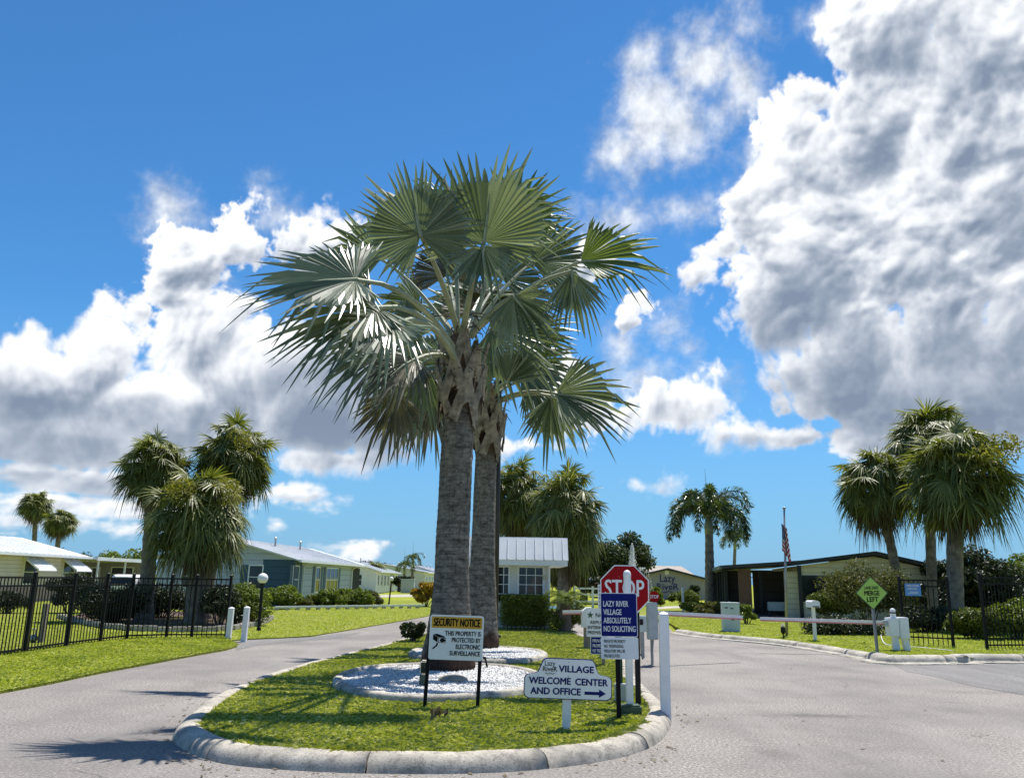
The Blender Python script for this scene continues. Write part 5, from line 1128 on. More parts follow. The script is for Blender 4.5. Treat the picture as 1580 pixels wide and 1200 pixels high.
mb = MB(); mb.box((0, 0, (zc(929) + zc(986)) / 2), (15.5 * s, .22, zc(929) - zc(986)), bev=.012); mb.build('cabinet', 'grey_box', rt); mb = MB(); mb.tube([(.02, 0, zc(986)), (.0, 0, .3), (-.03, 0, -.02)], .012, 6); mb.bar((.0, .1, zc(986) + .1), (0, .1, -.05), .05); mb.build('stand', 'steel', rt)
mb = MB(); zz = zc(920); mb.prism([(8 * s / math.cos(PI / 8) * math.cos(PI / 8 + i * PI / 4) + 3.5 * s, zz + 8 * s / math.cos(PI / 8) * math.sin(PI / 8 + i * PI / 4)) for i in range(8)], -.06, -.05); pl = mb.build('stop_plate', 'red', rt); mb = MB(); text(mb, 'STOP', 3.5 * s, zz - 2.4 * s, 4.8 * s, 13 * s, y=-.064); mb.build('lettering', 'letter_white', pl); mb = MB(); mb.bar((3.5 * s, -.03, zc(930) - .05), (3.5 * s, -.03, zz), .03); mb.build('bracket', 'steel', rt)
rt, s = barrier('white peaked gate cabinet with short stub arm near the sago palm', 906, 19.5, (899, 944.5), (868, 945), 0, 0, 1, .12)
zc = lambda py, px=906, Y=19.5: A(px, py, Y).z - .12
mb = MB(); mb.prism([(-9 * s, zc(967)), (11 * s, zc(968)), (11 * s, zc(941)), (6 * s, zc(936.5)), (-2 * s, zc(937)), (-9 * s, zc(943))], -.14, .14); mb.build('cabinet', 'white', rt); mb = MB(); mb.box((0, 0, zc(967) / 2), (.16, .16, zc(967) + .1)); mb.build('leg', 'wood', rt)
# keypad cabinet between sign and gate box
b = at(990, 18.5); kp = thing('keypad_cabinet', 'small pale blue control cabinet left of the grey gate box', 'cabinet', b); s = SC(990, 950, 18.5); mb = MB(); mb.box((0, 0, .72), (12 * s, .2, .34), bev=.01); mb.build('cabinet', 'util', kp); mb = MB(); mb.bar((0, .02, -.05), (0, .02, .6), .08); mb.build('stand', 'steel', kp); mb = MB(); mb.box((-2 * s, -.105, .76), (5 * s, .02, .12)); mb.build('keypad', 'black', kp)

# ------------------------------------------------------------------ fences
def fence(label, pts, height, zb, name='picket_fence', spacing=.112, group=None, bottom=.09):
    root = thing(name, label, 'fence', (0, 0, 0), 0, group)
    for p in pts: mb = MB(); mb.box((p.x, p.y, zb + height / 2 + .01), (.062, .062, height + .09)); mb.lathe([(.05, zb + height + .055), (.05, zb + height + .075), (.01, zb + height + .1)], 4, (p.x, p.y, 0)); mb.build('post', 'fence_black', root)
    for a, b in zip(pts, pts[1:]):
        mb = MB(); d = b - a; L_ = d.length; u = d.normalized(); n = int(L_ / spacing)
        for z in (height - .03, height - .19, bottom): mb.bar(a + u * .03 + Vector((0, 0, zb + z)), b - u * .03 + Vector((0, 0, zb + z)), .028, .036)
        for i in range(1, n):
            p = a + u * (L_ * i / n); mb.bar(p + Vector((0, 0, zb + .035)), p + Vector((0, 0, zb + height - .01)), .017, .017)
        mb.build('picket_panel', 'fence_black', root)
    return root
fp = gl((37, 1010), (102, 1000), (154, 993), (195, 988)); d0 = (fp[0] - fp[1]); fence('black picket fence along the left verge', [fp[0] + d0 * 3, fp[0] + d0 * 2, fp[0] + d0 * 1.0] + fp + gl((256, 986), (295, 986), (348, 986)), 1.5, .03)
fr_ = gl((1472, 1003), (1524, 1006)); gt_l = Vector((10.75, 22.9, 0))
fence('black picket gate panel carrying a small blue sign', [gt_l, fr_[0]], 1.72, .09, 'gate', .112, None, .20)
fence('black picket fence at the right edge of the lawn', [fr_[1], fr_[1] + Vector((2.3, .6, 0)), fr_[1] + Vector((4.6, 1.2, 0))], 1.82, .09)
p = gt_l.lerp(fr_[0], .26); mb = MB(); rz = math.atan2(fr_[0].y - gt_l.y, fr_[0].x - gt_l.x)
bs = thing('gate_sign', 'small blue and white sign hung on the black gate panel', 'sign', (p.x, p.y - .05, 1.53), rz); mb.box((0, 0, 0), (.40, .012, .33), bev=.004); pn = mb.build('panel', 'skyblue', bs); mb = MB()
text(mb, 'WELCOME', 0, .08, .05, .3, y=-.009); text(mb, 'VISITORS', -.02, .0, .045, .26, y=-.009); mb.box((.03, -.008, -.06), (.2, .004, .012)); mb.box((.0, -.008, -.1), (.26, .004, .012)); mb.build('lettering', 'letter_white', pn)
# merge left sign
b = G(1354, 1008, .09); Y = b.y; s = SC(1348, 914, Y); pc = A(1347.5, 914.5, Y); mg = thing('merge_sign', 'lime green diamond sign reading merge left on a steel post', 'sign', (b.x, b.y, .09), 0, None, R_(-1.2)); cz = pc.z - .09
mb = MB(); u_post(mb, .0, -.1, cz + .1, .06); mb.build('post', 'steel', mg); Rr = 25 * s; mb = MB(); x0 = 0
mb.prism([(Rr * math.cos(a * PI / 2), cz + Rr * math.sin(a * PI / 2)) for a in range(4)], -.03, -.024); pn = mb.build('panel', 'letter_green', mg); mb = MB(); mb.prism([(Rr * .93 * math.cos(a * PI / 2), cz + Rr * .93 * math.sin(a * PI / 2)) for a in range(4)], -.033, -.0303); mb.build('panel_face', 'lime', pn); mb = MB()
text(mb, 'LANE ENDS', 0, cz + 5.5 * s, 4.6 * s, 21 * s, y=-.036, bold=.02); text(mb, 'MERGE', 0, cz - 3.5 * s, 6.8 * s, 23 * s, y=-.036, bold=.03); text(mb, 'LEFT', 0, cz - 13 * s, 7 * s, 17 * s, y=-.036, bold=.03); mb.build('lettering', 'letter_black', pn)
# flag pole and flag
b = G(1214, 980, .09); Y = b.y; t = A(1210, 786, Y); fl = thing('flagpole', 'slim grey flagpole before the clubhouse porch', 'flagpole', (b.x, b.y, .09)); T = t - Vector((b.x, b.y, .09)); mb = MB(); mb.tube([(0, 0, -.05), T * .5, T], [.045, .038, .028], 10); mb.build('pole', 'steel', fl, smooth=True); mb = MB(); mb.sphere(T + Vector((0, 0, .04)), .05, 12, 8); mb.build('finial', 'steel', fl, smooth=True)
mb = MB(); z1, z0 = A(1211, 806, Y).z, A(1213, 868, Y).z; nu, nv = 40, 24; uv = []; vs = []
for j in range(nv + 1):
    v = j / nv
    for i in range(nu + 1):
        u = i / nu; sag = .55 * u ** .8; wd = .24 * (1 - math.exp(-2.2 * u)) * (1.05 - .25 * v); zz = z0 + (z1 - z0) * (.30 + .70 * v) - (z1 - z0) * .42 * sag * (1.25 - .5 * v)
        vs.append((b.x + .03 - .035 * (z1 > 0) + wd + .03 * math.sin(u * 17 + v * 2), b.y - .05 + .11 * math.sin(u * 19 + v * 1.5) * u ** .4, zz)); uv.append((u, v))
mb.add(vs, [(j * (nu + 1) + i, j * (nu + 1) + i + 1, (j + 1) * (nu + 1) + i + 1, (j + 1) * (nu + 1) + i) for j in range(nv) for i in range(nu)]); mb.uv = uv
tag(mb.build('flag', 'flag', smooth=True), 'stars and stripes flag hanging limp from the pole', 'flag')
# utility cabinet, mailbox, hydrant
b = G(1128, 974, .09); uc = thing('utility_cabinet', 'pale green utility cabinet standing on the right lawn', 'utility box', (b.x, b.y, .09), R_(-6)); s = SC(1128, 950, b.y); H_ = A(1128, 929, b.y).z - .09; mb = MB(); mb.box((0, 0, H_ / 2 - .03), (25 * s, .5, H_), bev=.012); bd = mb.build('body', 'util', uc); mb = MB(); mb.box((0, 0, H_ - .015), (27 * s, .54, .035), bev=.008); mb.build('lid', 'util', uc); mb = MB()
for x, z in ((-.16, .82), (.02, .80), (.03, .42)): mb.box((x, -.258, H_ * z), (.1, .02, .03), bev=.004)
mb.build('handle', 'black', bd)
b = G(1258, 988, .09); mbx = thing('mailbox', 'white box on a white post left of the flowering shrub', 'mailbox', (b.x, b.y, .09), 0); s = SC(1258, 930, b.y); H_ = A(1257, 926, b.y).z - .09; mb = MB(); mb.box((0, 0, H_ / 2 - .1), (.085, .085, H_ - .1), bev=.006); mb.build('post', 'white', mbx); mb = MB(); w = 6.5 * s; mb.prism([(-w, H_ - .19), (w * .95, H_ - .19), (w * .95, H_ - .04), (w * .5, H_), (-w * .7, H_), (-w, H_ - .04)], -.24, .24); mb.build('box', 'white', mbx); mb = MB(); mb.box((0, -.243, H_ - .165), (w * 1.5, .012, .03)); mb.build('slot', 'black', mbx)
b = G(1209, 985, .09); sp = thing('garden_light', 'tiny dark solar garden light at the flagpole foot', 'light', (b.x, b.y, .09)); mb = MB(); mb.tube([(0, 0, -.02), (0, 0, .16)], .02, 8); mb.lathe([(.03, .12), (.07, .18), (.07, .30), (.04, .33)], 12); mb.build('stand', 'black', sp); mb = MB(); mb.lathe([(.05, .33), (.06, .36), (.02, .43)], 12); mb.build('shade', 'cream', sp)
mb = MB(); pts = smooth_line(gl((1358, 975), (1364, 992), (1380, 996), (1420, 999), (1470, 1004), z=.1), 6); mb.tube([p + Vector((0, 0, .012)) for p in pts], .012, 6); tag(mb.build('garden_hose', 'white'), 'pale hose lying in the grass behind the white gate cabinet', 'hose')

# left bollards, globe lamps, stumps
for lab, px, py, ty in (('white bollard touching the left fence end', 352, 986, 938), ('white bollard standing free right of the fence end', 376, 988, 937)):
    b = G(px, py, .03); t = A(px + 1, ty, b.y); bo = thing('bollard', lab, 'bollard', (b.x, b.y, .0), 0, 'white bollards at the fence end', R_(1.0)); mb = MB(); mb.box((0, 0, t.z / 2 - .03), (.125, .125, t.z + .02), bev=.008); mb.build('shaft', 'white', bo); mb = MB(); mb.lathe([(.09, t.z - .02), (.09, t.z), (.02, t.z + .035)], 4); c = mb.build('cap', 'white', bo); c.rotation_euler = (0, 0, PI / 4)
for lab, bx, by, tx, ty, r, Y in (('globe lamp on a black post left of the spur', 399, 973, 405.5, 892, 8, None), ('far globe lamp on a black post before the far houses', 600, 934, 604, 893, 3.4, 52)):
    b = G(bx, by, .03) if Y is None else at(bx, Y, .0); t = A(tx, ty, b.y); s = SC(tx, ty, b.y); T = t - b; gp = thing('globe_lamp', lab, 'street lamp', b, 0, 'globe lamps on the lawn'); mb = MB(); mb.tube([(0, 0, -.05), (T.x, 0, T.z - r * s)], .045, 10); mb.lathe([(.075, 0), (.06, .1), (.045, .12)], 12); mb.build('post', 'black', gp); mb = MB(); mb.lathe([(.05, T.z - r * s * 1.2), (.08, T.z - r * s), (.07, T.z - r * s * .8)], 14, (T.x, 0, 0)); mb.build('collar', 'black', gp); mb = MB(); mb.sphere((T.x, 0, T.z), r * s, 20, 14); mb.build('globe', 'globe', gp, smooth=True)
b = at(72, 19.5, .03); sm = thing('post_stump', 'short weathered wooden post with a tap behind the left fence', 'post', b); mb = MB(); mb.box((0, 0, .42), (.12, .12, .9), bev=.01); mb.build('shaft', 'wood', sm); mb = MB(); mb.tube([(-.12, -.05, 0), (-.12, -.05, .3), (-.2, -.08, .3)], .022, 8); mb.sphere((-.15, -.06, .1), .09, 10, 8); mb.build('tap', 'steel', sm)
# low white edging along the far bed
e0, e1 = G(424, 942.5), G(655, 938.5); ed = thing('edging_rail', 'low white edging rail on short posts before the blue house', 'edging', (e0.x, e0.y, .03), math.atan2(e1.y - e0.y, e1.x - e0.x)); L_ = (e1 - e0).length; mb = MB(); n = 16
for i in range(n): mb.box((L_ * (i + .5) / n, 0, .15), (L_ / n * .985, .09, .10), bev=.01)
mb.build('rail', 'white', ed)
for i in range(n): mb = MB(); mb.box((L_ * (i + .12) / n, .0, .05), (.2, .1, .12)); mb.build('foot', 'pale_concrete', ed)

# ------------------------------------------------------------------ houses
def hframe(K, end):
    """house frame: K near right corner, x axis along the gable front to the left is -x, y runs along the long side"""
    d = Vector((end.x - K.x, end.y - K.y, 0)); return math.atan2(-d.x, d.y)
def window(parent, c, w, h, axis, mullx=1, mullz=1, fm='white', proud=.04):
    """axis 'y': window faces -y at wall plane y=c[1]; axis 'x': faces +x at plane x=c[0]"""
    f = MB(); g = MB(); t = .07
    def bx(mb, u, z, du, dz, off, th):
        if axis == 'y': mb.box((c[0] + u, c[1] - off, c[2] + z), (du, th, dz))
        else: mb.box((c[0] + off, c[1] + u, c[2] + z), (th, du, dz))
    for sgn in (-1, 1): bx(f, sgn * (w / 2 - t / 2), 0, t, h, proud * .5, proud + .02); bx(f, 0, sgn * (h / 2 - t / 2), w - 2 * t, t, proud * .48, proud + .016)
    for k in range(1, mullx): bx(f, -w / 2 + w * k / mullx, 0, .045, h - 2 * t, proud * .4, proud)
    for k in range(1, mullz): bx(f, 0, -h / 2 + h * k / mullz, w - 2 * t, .045, proud * .38, proud - .004)
    fo = f.build('window', fm, parent); bx(g, 0, 0, w - t, h - t, .008, .012); g.build('pane', 'glass', fo); return fo
def gable_house(label, K, end, width, eave, ridge, wall, roof='roof_white', over=.45, trim='white', name='mobile_home', group=None):
    rz = hframe(K, end); L_ = (end - K).length; r = thing(name, label, 'house', (K.x, K.y, 0), rz, group); mb = MB()
    mb.prism([(-width, .0), (0, .0), (0, eave), (-width / 2, ridge), (-width, eave)], 0, L_); mb.build('wall', wall, r)
    rf = MB(); sl = (ridge - eave) / (width / 2); o = over
    for sgn in (1, -1):
        xe = (o if sgn > 0 else -width - o); ze = eave - o * sl + .03; xm = -width / 2
        rf.add([(xm, -o, ridge + .03), (xe, -o, ze), (xe, L_ + o, ze), (xm, L_ + o, ridge + .03), (xm, -o, ridge + .12), (xe, -o, ze + .09), (xe, L_ + o, ze + .09), (xm, L_ + o, ridge + .12)], [(0, 1, 2, 3), (7, 6, 5, 4), (0, 4, 5, 1), (1, 5, 6, 2), (2, 6, 7, 3), (3, 7, 4, 0)])
        for k in range(int(L_ / .6)):
            y = -o + .6 * (k + .5); rf.bar((xm, y, ridge + .13), (xe, y, ze + .1), .03, .03)
    ro = rf.build('roof', roof, r)
    for y in (L_ * .3, L_ * .62): vn = MB(); vn.tube([(-width * .36, y, ridge - .4), (-width * .36, y, ridge + .32)], .06, 8); vn.lathe([(.09, ridge + .3), (.11, ridge + .36), (.02, ridge + .42)], 10, (-width * .36, y, 0)); vn.build('roof_vent', 'steel', ro)
    gt = MB()
    gt.box((o + .05, L_ / 2, eave - o * sl + .06), (.12, L_ + 2 * o, .14)); gt.build('gutter', trim, ro); return r, L_
def on_side(K, En, px, py=900):   # distance along the long side where a sight line meets it
    d = (En - K); d.z = 0; u = d.normalized(); r = ray(px, py); nx = Vector((u.y, -u.x, 0)); t = nx.dot(K) / nx.dot(Vector((r.x, r.y, 0)))
    q = Vector((r.x * t, r.y * t, 0)) - Vector((K.x, K.y, 0)); return q.dot(u), EYE + r.z * t
# grey blue house
K = A(449, 930, 46); K.z = 0; En = A(552, 930, 62); En.z = 0; zE = A(447, 866, 46).z + .10
bh, L_ = gable_house('grey blue mobile home with dark blue corner and white metal roof', K, En, 7.7, zE, zE + 1.05, 'wall_blue')
mb = MB(); mb.box((-.86, -.012, zE / 2), (1.74, .03, zE - .02)); mb.box((.012, .75, zE / 2), (.03, 1.5, zE - .02)); mb.build('dark_panel', 'wall_navy', bh)
mb = MB(); mb.box((0.02, -.02, zE / 2), (.12, .12, zE)); mb.build('corner_trim', 'wall_navy', bh)
window(bh, (-2.1, 0, 1.55), .85, 1.35, 'y', 1, 2); window(bh, (-5.9, 0, 1.55), .8, 1.35, 'y', 1, 2)
for x in (-2.75, -5.25): mb = MB(); mb.box((x, -.02, 1.5), (.4, .04, 1.4)); mb.build('shutter', 'shutter', bh)
for pxa, pxb, nm in ((450, 460, 1), (485, 493, 1), (501, 521, 3)):
    y0_, y1_ = on_side(K, En, pxa)[0], on_side(K, En, pxb)[0]; y, w_ = (y0_ + y1_) / 2, (y1_ - y0_) * .92
    window(bh, (0, y, 1.45), w_, 1.55, 'x', nm, 2)
    for sgn in (-1, 1): mb = MB(); mb.box((.02, y + sgn * (w_ / 2 + .32), 1.45), (.035, .45, 1.55)); mb.build('shutter', 'shutter', bh)
mb = MB(); mb.box((.03, L_ - 1.3, zE / 2 - .1), (.05, 2.3, zE - .3)); mb.build('porch_screen', 'screen', bh)
mb = MB(); mb.box((.03, 3.5 + 4.5, .22), (.03, 13, .42)); mb.build('skirting', 'wall_white', bh)
for y in (1.6, L_ - 2.7): mb = MB(); mb.tube([(.45, y, zE - .1), (.1, y, zE - .35), (.1, y, .1)], .045, 8); mb.build('downpipe', 'white', bh)
# cream house at the left edge
K = A(-95, 930, 36); K.z = 0; En = A(150, 930, 50); zE = A(20, 848, 41).z - .05; K = Vector((-26.0, 35, 0)); En = Vector((-26.6, 51, 0))
ch, L_ = gable_house('cream sided mobile home with white awnings and white roof at the left edge', K, En, 7.6, zE, zE + .95, 'wall_cream', over=.6)
for pxa, pxb in ((33, 54), (93, 112)):
    y0_, y1_ = on_side(K, En, pxa)[0], on_side(K, En, pxb)[0]; y = (y0_ + y1_) / 2; window(ch, (0, y, 1.62), 1.5, 1.35, 'x', 1, 2); mb = MB(); mb.prism([(.05, 2.42), (.95, 1.78), (.97, 1.70), (.93, 1.70), (.05, 2.36)], y - .95, y + .95)
    for k in range(8): mb.bar((.06, y - .9 + .257 * k, 2.43), (.95, y - .9 + .257 * k, 1.80), .03, .03)
    mb.build('awning', 'white', ch)
mb = MB(); mb.box((.02, L_ / 2, .42), (.04, L_ - .1, .8)); mb.build('skirting', 'wall_pink', ch)
mb = MB(); mb.tube([(.14, 3.6, .1), (.14, 3.6, zE - .3), (.5, 3.6, zE - .05)], .05, 8); mb.build('downpipe', 'white', ch)
mb = MB(); mb.box((-2.1, L_ + 5.2, zE - .12), (6.2, 9.2, .12)); mb.box((.98, L_ + 5.2, zE - .12), (.1, 9.3, .22)); mb.build('carport_roof', 'roof_white', ch)
for y in (1.2, 5.2, 9.3): mb = MB(); mb.box((.8, L_ + y, (zE - .2) / 2), (.1, .1, zE - .2)); mb.build('carport_post', 'white', ch)
mb = MB(); mb.box((-1.6, L_ + 9.0, (zE - .2) / 2), (5.0, .16, zE - .24)); mb.build('carport_wall', 'wall_grey', ch); window(ch, (-.9, L_ + 8.92, 1.55), 1.6, 1.1, 'y', 1, 2); window(ch, (-3.0, L_ + 8.92, 1.4), 1.1, 1.3, 'y', 2, 1)
# parked car under the carport
cr = thing('parked_car', 'white car parked before the cream house carport', 'car', A(187, 900, 47).xy.to_3d(), R_(4)); mb = MB()
prof = [(-.88, .32), (-.92, .6), (-.88, .92), (-.78, 1.0), (-.70, 1.42), (-.58, 1.58), (.58, 1.58), (.70, 1.42), (.78, 1.0), (.88, .92), (.92, .6), (.88, .32)]
secs = [(0, .62, .9), (.25, .93, .98), (.9, 1.0, 1.0), (2.6, 1.0, 1.0), (3.3, 1.0, .64), (4.3, .95, .60), (4.5, .85, .5)]; vs = [(x * kx, y, .3 + (z - .3) * kz) for y, kx, kz in secs for x, z in prof]; n = len(prof)
mb.add(vs, [(i * n + k, (i + 1) * n + k, (i + 1) * n + (k + 1) % n, i * n + (k + 1) % n) for i in range(len(secs) - 1) for k in range(n)] + [tuple(range(n)), tuple(range(len(vs) - 1, len(vs) - n - 1, -1))]); mb.build('body', 'car_white', cr, smooth=False)
mb = MB(); mb.box((0, .06, 1.2), (1.2, .2, .34), tilt=('X', -.3)); mb.build('rear_window', 'glass', cr)
for sx in (-1, 1): mb = MB(); mb.box((sx * .745, 1.75, 1.22), (.06, 1.9, .32), tilt=('Y', -sx * .18)); mb.build('side_window', 'glass', cr); mb = MB(); mb.box((sx * .7, .04, .85), (.22, .08, .14)); mb.build('tail_light', 'red', cr)
for sx in (-1, 1):
    for y in (.85, 3.5): mb = MB(); mb.tube([(sx * .70, y, .33), (sx * .93, y, .33)], .33, 20); w_ = mb.build('wheel', 'tyre', cr); mb = MB(); mb.tube([(sx * .92, y, .33), (sx * .945, y, .33)], .2, 14); mb.build('rim', 'steel', w_)
wb = thing('wheelie_bin', 'blue plastic bin beside the carport wall', 'bin', A(218, 900, 52).xy.to_3d()); mb = MB(); mb.prism([(-.26, 0), (.26, 0), (.32, 1.0), (-.32, 1.0)], -.3, .3); mb.build('body', 'bin_blue', wb); mb = MB(); mb.box((0, 0, 1.03), (.68, .68, .06), bev=.015); mb.build('lid', 'bin_blue', wb)
# far houses beyond the lawn
for lab, px, pe, Y, Ye, wd, wl in (('far white mobile home right of the blue house', 580, 612, 88, 112, 7.5, 'wall_white'), ('far pale house behind the tall feathery palm', 655, 652, 122, 140, 13, 'wall_white'), ('small far white house left of the thick trunk', 676, 682, 135, 150, 7, 'wall_white')):
    K = A(px, 900, Y); K.z = 0; En = A(pe, 900, Ye); En.z = 0; zE = 2.35
    if Y > 120: En = K + Vector((.5, 14, 0)); zE = 2.5
    h_, L_ = gable_house(lab, K, En, wd, zE, zE + 1.1, wl, group='far white houses beyond the lawn')
    for y in np.arange(2, L_ - 1, 3.4): window(h_, (0, float(y), 1.35), 1.3, 1.3, 'x', 1, 2)
    for x in (-2, -5): window(h_, (x, 0, 1.4), 1.1, 1.2, 'y', 1, 2)
sheet('path', gl((560, 917), (660, 915.5), (700, 916), (700, 919), (560, 920.5)), -.044, 'pale_concrete', 'pale far lane crossing the lawn')
ub = thing('utility_box', 'grey utility box on the far lawn by the lane', 'utility box', at(628, 96)); mb = MB(); mb.box((0, 0, .75), (1.5, 1.0, 1.5), bev=.04); mb.build('body', 'grey_box', ub); mb = MB(); mb.box((0, 0, 1.53), (1.6, 1.1, .08)); mb.build('lid', 'util', ub)

# sign wall building
Y = 84; zb_ = lambda px, py, Y=84: A(px, py, Y).z; xx = lambda px, Y=84: A(px, 900, Y).x
lb = thing('sign_building', 'grey stucco building with tan roof and large wall lettering', 'building', (0, Y, 0)); mb = MB(); x0, x1, xp = xx(972), xx(1088), xx(1030); ze = zb_(1088, 894); zp = zb_(1030, 879)
mb.prism([(x0, 0), (x1, 0), (x1, ze), (xp, zp), (x0, ze)], 0, 6); mb.box(((x0 + x1) / 2, 9, ze / 2), (x1 - x0 - .1, 6, ze)); mb.build('wall', 'wall_grey', lb)
rf = MB()
for sx, xe in ((-1, x0 - .5), (1, x1 + .4)):
    rf.add([(xp, -.4, zp + .06), (xe, -.4, ze - .06), (xe, 7, ze - .06), (xp, 7, zp + .06), (xp, -.4, zp + .2), (xe, -.4, ze + .08), (xe, 7, ze + .08), (xp, 7, zp + .2)], [(0, 1, 2, 3), (7, 6, 5, 4), (0, 4, 5, 1), (1, 5, 6, 2), (2, 6, 7, 3), (3, 7, 4, 0)])
zr = zb_(1040, 873, 91); rf.add([(x0 - 3, 2.5, ze), (x1 + .3, 2.5, ze), (x1 - .9, 7, zr), (x0 - 2, 7, zr), (x1 + .3, 13, ze), (x0 - 3, 13, ze)], [(0, 1, 2, 3), (1, 4, 2), (4, 5, 3, 2), (5, 0, 3)]); ro = rf.build('roof', 'roof_tan', lb)
tr = MB(); tr.bar((x0 - .5, -.42, ze - .02), (xp, -.42, zp + .1), .05, .2); tr.bar((xp, -.42, zp + .1), (x1 + .4, -.42, ze - .02), .05, .2); tr.build('gable_trim', 'roof_dark', ro)
mb = MB(); mb.tube([(xp - .05, -.03, zb_(1030, 883)), (xp - .05, .05, zb_(1030, 883))], .22, 20); mb.build('round_vent', 'wall_white', lb)
sL = SC(1040, 900, 84); mb = MB(); text(mb, 'Lazy', xx(1030), zb_(1030, 897.5), 11 * sL, 23 * sL, 'c', y=-.06, bold=.0); text(mb, 'RiveR', xx(1030), zb_(1030, 909.5), 9.5 * sL, 33 * sL, 'c', y=-.06, bold=.0); mb.tube([(xx(1016), -.06, zb_(1016, 912)), (xx(1024), -.06, zb_(1024, 914)), (xx(1032), -.06, zb_(1032, 911.5)), (xx(1040), -.06, zb_(1040, 914))], .03, 5); mb.build('lettering', 'letter_navy', lb)
sheet('path', gl((1010, 938), (1060, 936), (1110, 933), (1110, 936), (1060, 939.5), (1012, 942)), .095, 'pale_concrete', 'sandy path crossing the far lawn')
mp_ = thing('marker_post', 'thin white marker post on the far right lawn', 'post', at(1054, 46, .09)); mb = MB(); mb.box((0, 0, .6), (.12, .12, 1.3), bev=.01); mb.build('shaft', 'white', mp_); mb = MB(); mb.lathe([(.085, 1.24), (.02, 1.29)], 4); mb.build('cap', 'white', mp_)
# white rail fence and fountain at the pond
wf = thing('rail_fence', 'white rail fence at the pond behind the sago palm', 'fence', (0, 50, 0)); a, c = A(886, 917, 50).x, A(1000, 917, 50).x
for z in (.45, .85, 1.2): mb = MB(); mb.box(((a + c) / 2, 0, z), (c - a, .05, .1)); mb.build('rail', 'white', wf)
for i in range(5): mb = MB(); mb.box((a + (c - a) * i / 4, -.045, .66), (.13, .04, 1.36)); mb.build('post', 'white', wf)
sheet('pond', [Vector(p) for p in ((-1, 52, 0), (12, 51, 0), (13, 56, 0), (6, 58, 0), (-1, 57, 0))], -.04, glass('pond water', (.05, .07, .06)), 'still pond behind the guardhouse')
fo_ = A(977, 930, 54); n = 9000; u = rng.random(n); top = A(978, 838, 54).z; ph = rng.random(n) * 2 * PI; kind = rng.random(n)
f_ = np.clip(np.abs(rng.normal(0, .42, n)), 0, 1); f_ = np.where(kind < .8, rng.random(n) ** .8, f_); hh = np.where(kind < .8, top * f_, top * .62 * 4 * u * (1 - u)); rr = np.where(kind < .8, .62 * (1 - f_) ** .75 * np.abs(rng.normal(0, .5, n)) + .02, 1.5 * u); X = fo_.x + rr * np.cos(ph) ; Yy = 54 + rr * np.sin(ph); sz = .005 + .014 * rng.random(n) ** 2; V = np.array([(1, 0, 0), (-1, 0, 0), (0, 1, 0), (0, -1, 0), (0, 0, 2.2), (0, 0, -2.2)])[None] * sz[:, None, None] + np.stack([X, Yy, hh], 1)[:, None]
tag(np_mesh('fountain_spray', V, 6, [(0, 2, 4), (2, 1, 4), (1, 3, 4), (3, 0, 4), (2, 0, 5), (1, 2, 5), (3, 1, 5), (0, 3, 5)], 'spray'), 'white fountain jet rising before the dark oak', 'fountain', None, 'stuff')

# clubhouse on the right, turned a little
K = A(1130, 930, 39.5); K.z = 0; rz = R_(-11); cl = thing('clubhouse', 'low pale yellow clubhouse with dark open porch and dark roof edge', 'clubhouse', K, rz)
Ri = Matrix.Rotation(-rz, 3, 'Z')
def loc_on(px, py, y=0.0):    # where a sight line meets the plane local y = const
    r = Ri @ ray(px, py); o = Ri @ (Vector((0, 0, EYE)) - K); t = (y - o.y) / r.y; return o + r * t
xw = loc_on(1236, 900).x; xe = loc_on(1466, 900).x; zE = loc_on(1236, 872).z; zP = loc_on(1348, 858).z; xP = loc_on(1348, 858).x; zR = loc_on(1466, 884).z; zF = loc_on(1131, 878).z
mb = MB(); mb.prism([(xw, 0), (xe, 0), (xe, zR), (xP, zP), (xw, zE)], 0, 11); mb.build('wall', 'wall_yellow', cl)
mb = MB(); mb.prism([(-.4, zF + .02), (xw, zE + .06), (xP, zP + .05), (xe + .5, zR - .05), (xe + .5, zR + .10), (xP, zP + .22), (xw, zE + .22), (-.4, zF + .17)], -.5, 11.5); ro = mb.build('roof', 'roof_dark', cl)
mb = MB(); mb.box((-.46, 8.2, zF + .08), (.1, 17, .18)); mb.box((2, 14, zF + .1), (5, 5.5, .12)); mb.build('roof_edge', 'roof_green', ro)
mb = MB(); mb.box((xw - .05, -.03, zE / 2), (.16, .12, zE)); mb.build('corner_trim', 'roof_dark', cl)
wn = window(cl, (loc_on(1262, 920).x, -.005, 1.45), 1.5, 1.2, 'y', 2, 1, 'roof_dark'); window(cl, (loc_on(1385, 940).x, -.005, 1.1), .9, .8, 'y', 1, 1, 'roof_dark')
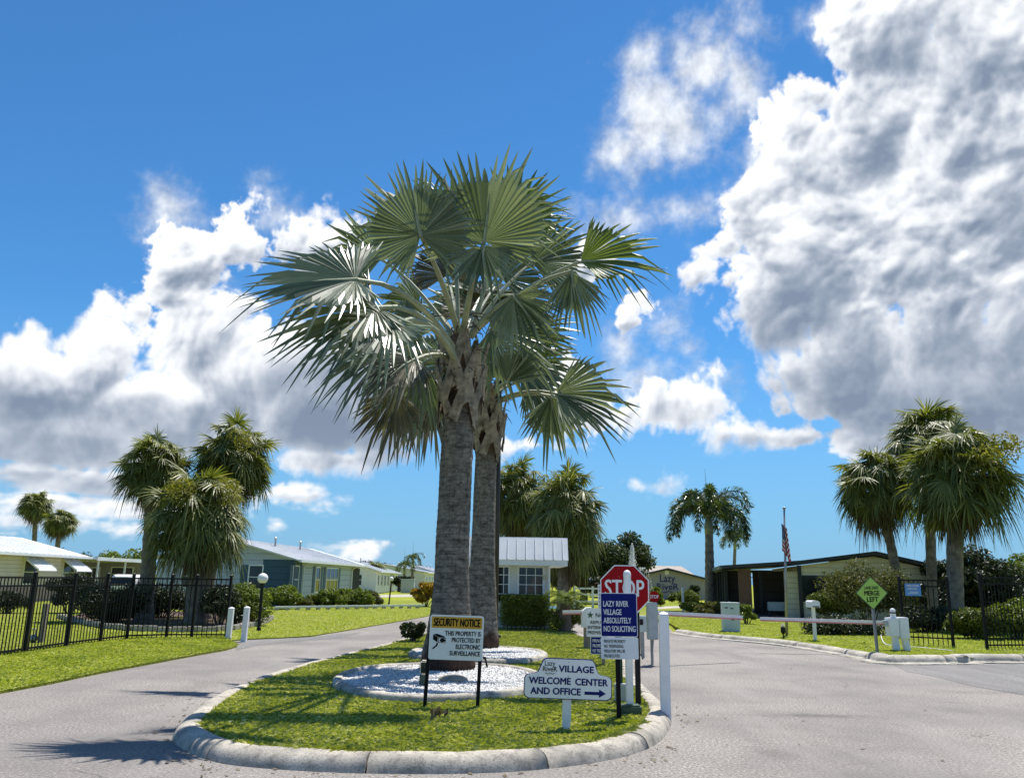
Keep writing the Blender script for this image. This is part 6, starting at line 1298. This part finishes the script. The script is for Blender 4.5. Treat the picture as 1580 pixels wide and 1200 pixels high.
for cx_, cy_, wx_ in ((xw - .9, 4.0, 1.8), (xw * .5 - .9, 5.2, xw * .45), (.5, 9.0, .6)): mb = MB(); mb.box((cx_, cy_, zF / 2), (wx_, .1, zF)); mb.build('porch_wall', 'shade_wall', cl)
mb = MB(); mb.box((xw - .35, .4, zF / 2), (.7, .12, zF - .1)); mb.build('side_wall', 'wall_yellow', cl)
mb = MB(); mb.box((xw / 2 - .1, 7, .06), (xw + .5, 15, .12)); mb.build('porch_floor', 'wall_grey', cl)
mb = MB(); mb.box((.62, .15, zF / 2), (.55, .5, zF + .02)); mb.build('brick_pillar', 'brick', cl)
for y in (2.4, 4.4, 6.6, 9.0, 11.6, 14.5): mb = MB(); mb.box((-.1, y, zF / 2), (.16, .16, zF)); mb.build('porch_post', 'roof_dark', cl)
for x in (1.6, 2.7): mb = MB(); mb.box((x, 2.6, zF / 2), (.14, .14, zF)); mb.build('porch_post', 'roof_dark', cl)
for y in (1.4, 3.4, 5.5, 7.8, 10.3): mb = MB(); mb.box((-.02, y, .42), (.06, 1.5, .68)); mb.build('porch_rail', 'util', cl)
for y0 in (2.9, 5.0, 7.2): mb = MB(); mb.box((.02, y0, 1.55), (.04, .75, 1.45)); mb.build('porch_screen', 'screen', cl)
mb = MB(); mb.box((xw * .5 + .3, 5.1, zF * .86), (1.5, .04, .04)); mb.box((xw * .5 + .1, 5.12, 1.5), (.07, .05, 1.2)); mb.build('door_frame', 'wall_white', cl)
bn = loc_on(1199, 935, 1.2); pw = K + Matrix.Rotation(rz, 3, 'Z') @ Vector((bn.x, 1.2, 0)); bt = thing('storage_bench', 'pale blue grey storage bench in the dark porch', 'bench', pw, rz); sB = SC(1199, 935, pw.y); mb = MB(); mb.box((0, 0, bn.z), (28 * sB, .5, 13 * sB), bev=.02); mb.build('chest', 'util', bt); mb = MB()
for sx in (-1, 1): mb.box((sx * 12 * sB, 0, (bn.z - 6.5 * sB) / 2 + .06), (.08, .4, bn.z - 6.5 * sB - .12))
mb.build('leg', 'roof_dark', bt)
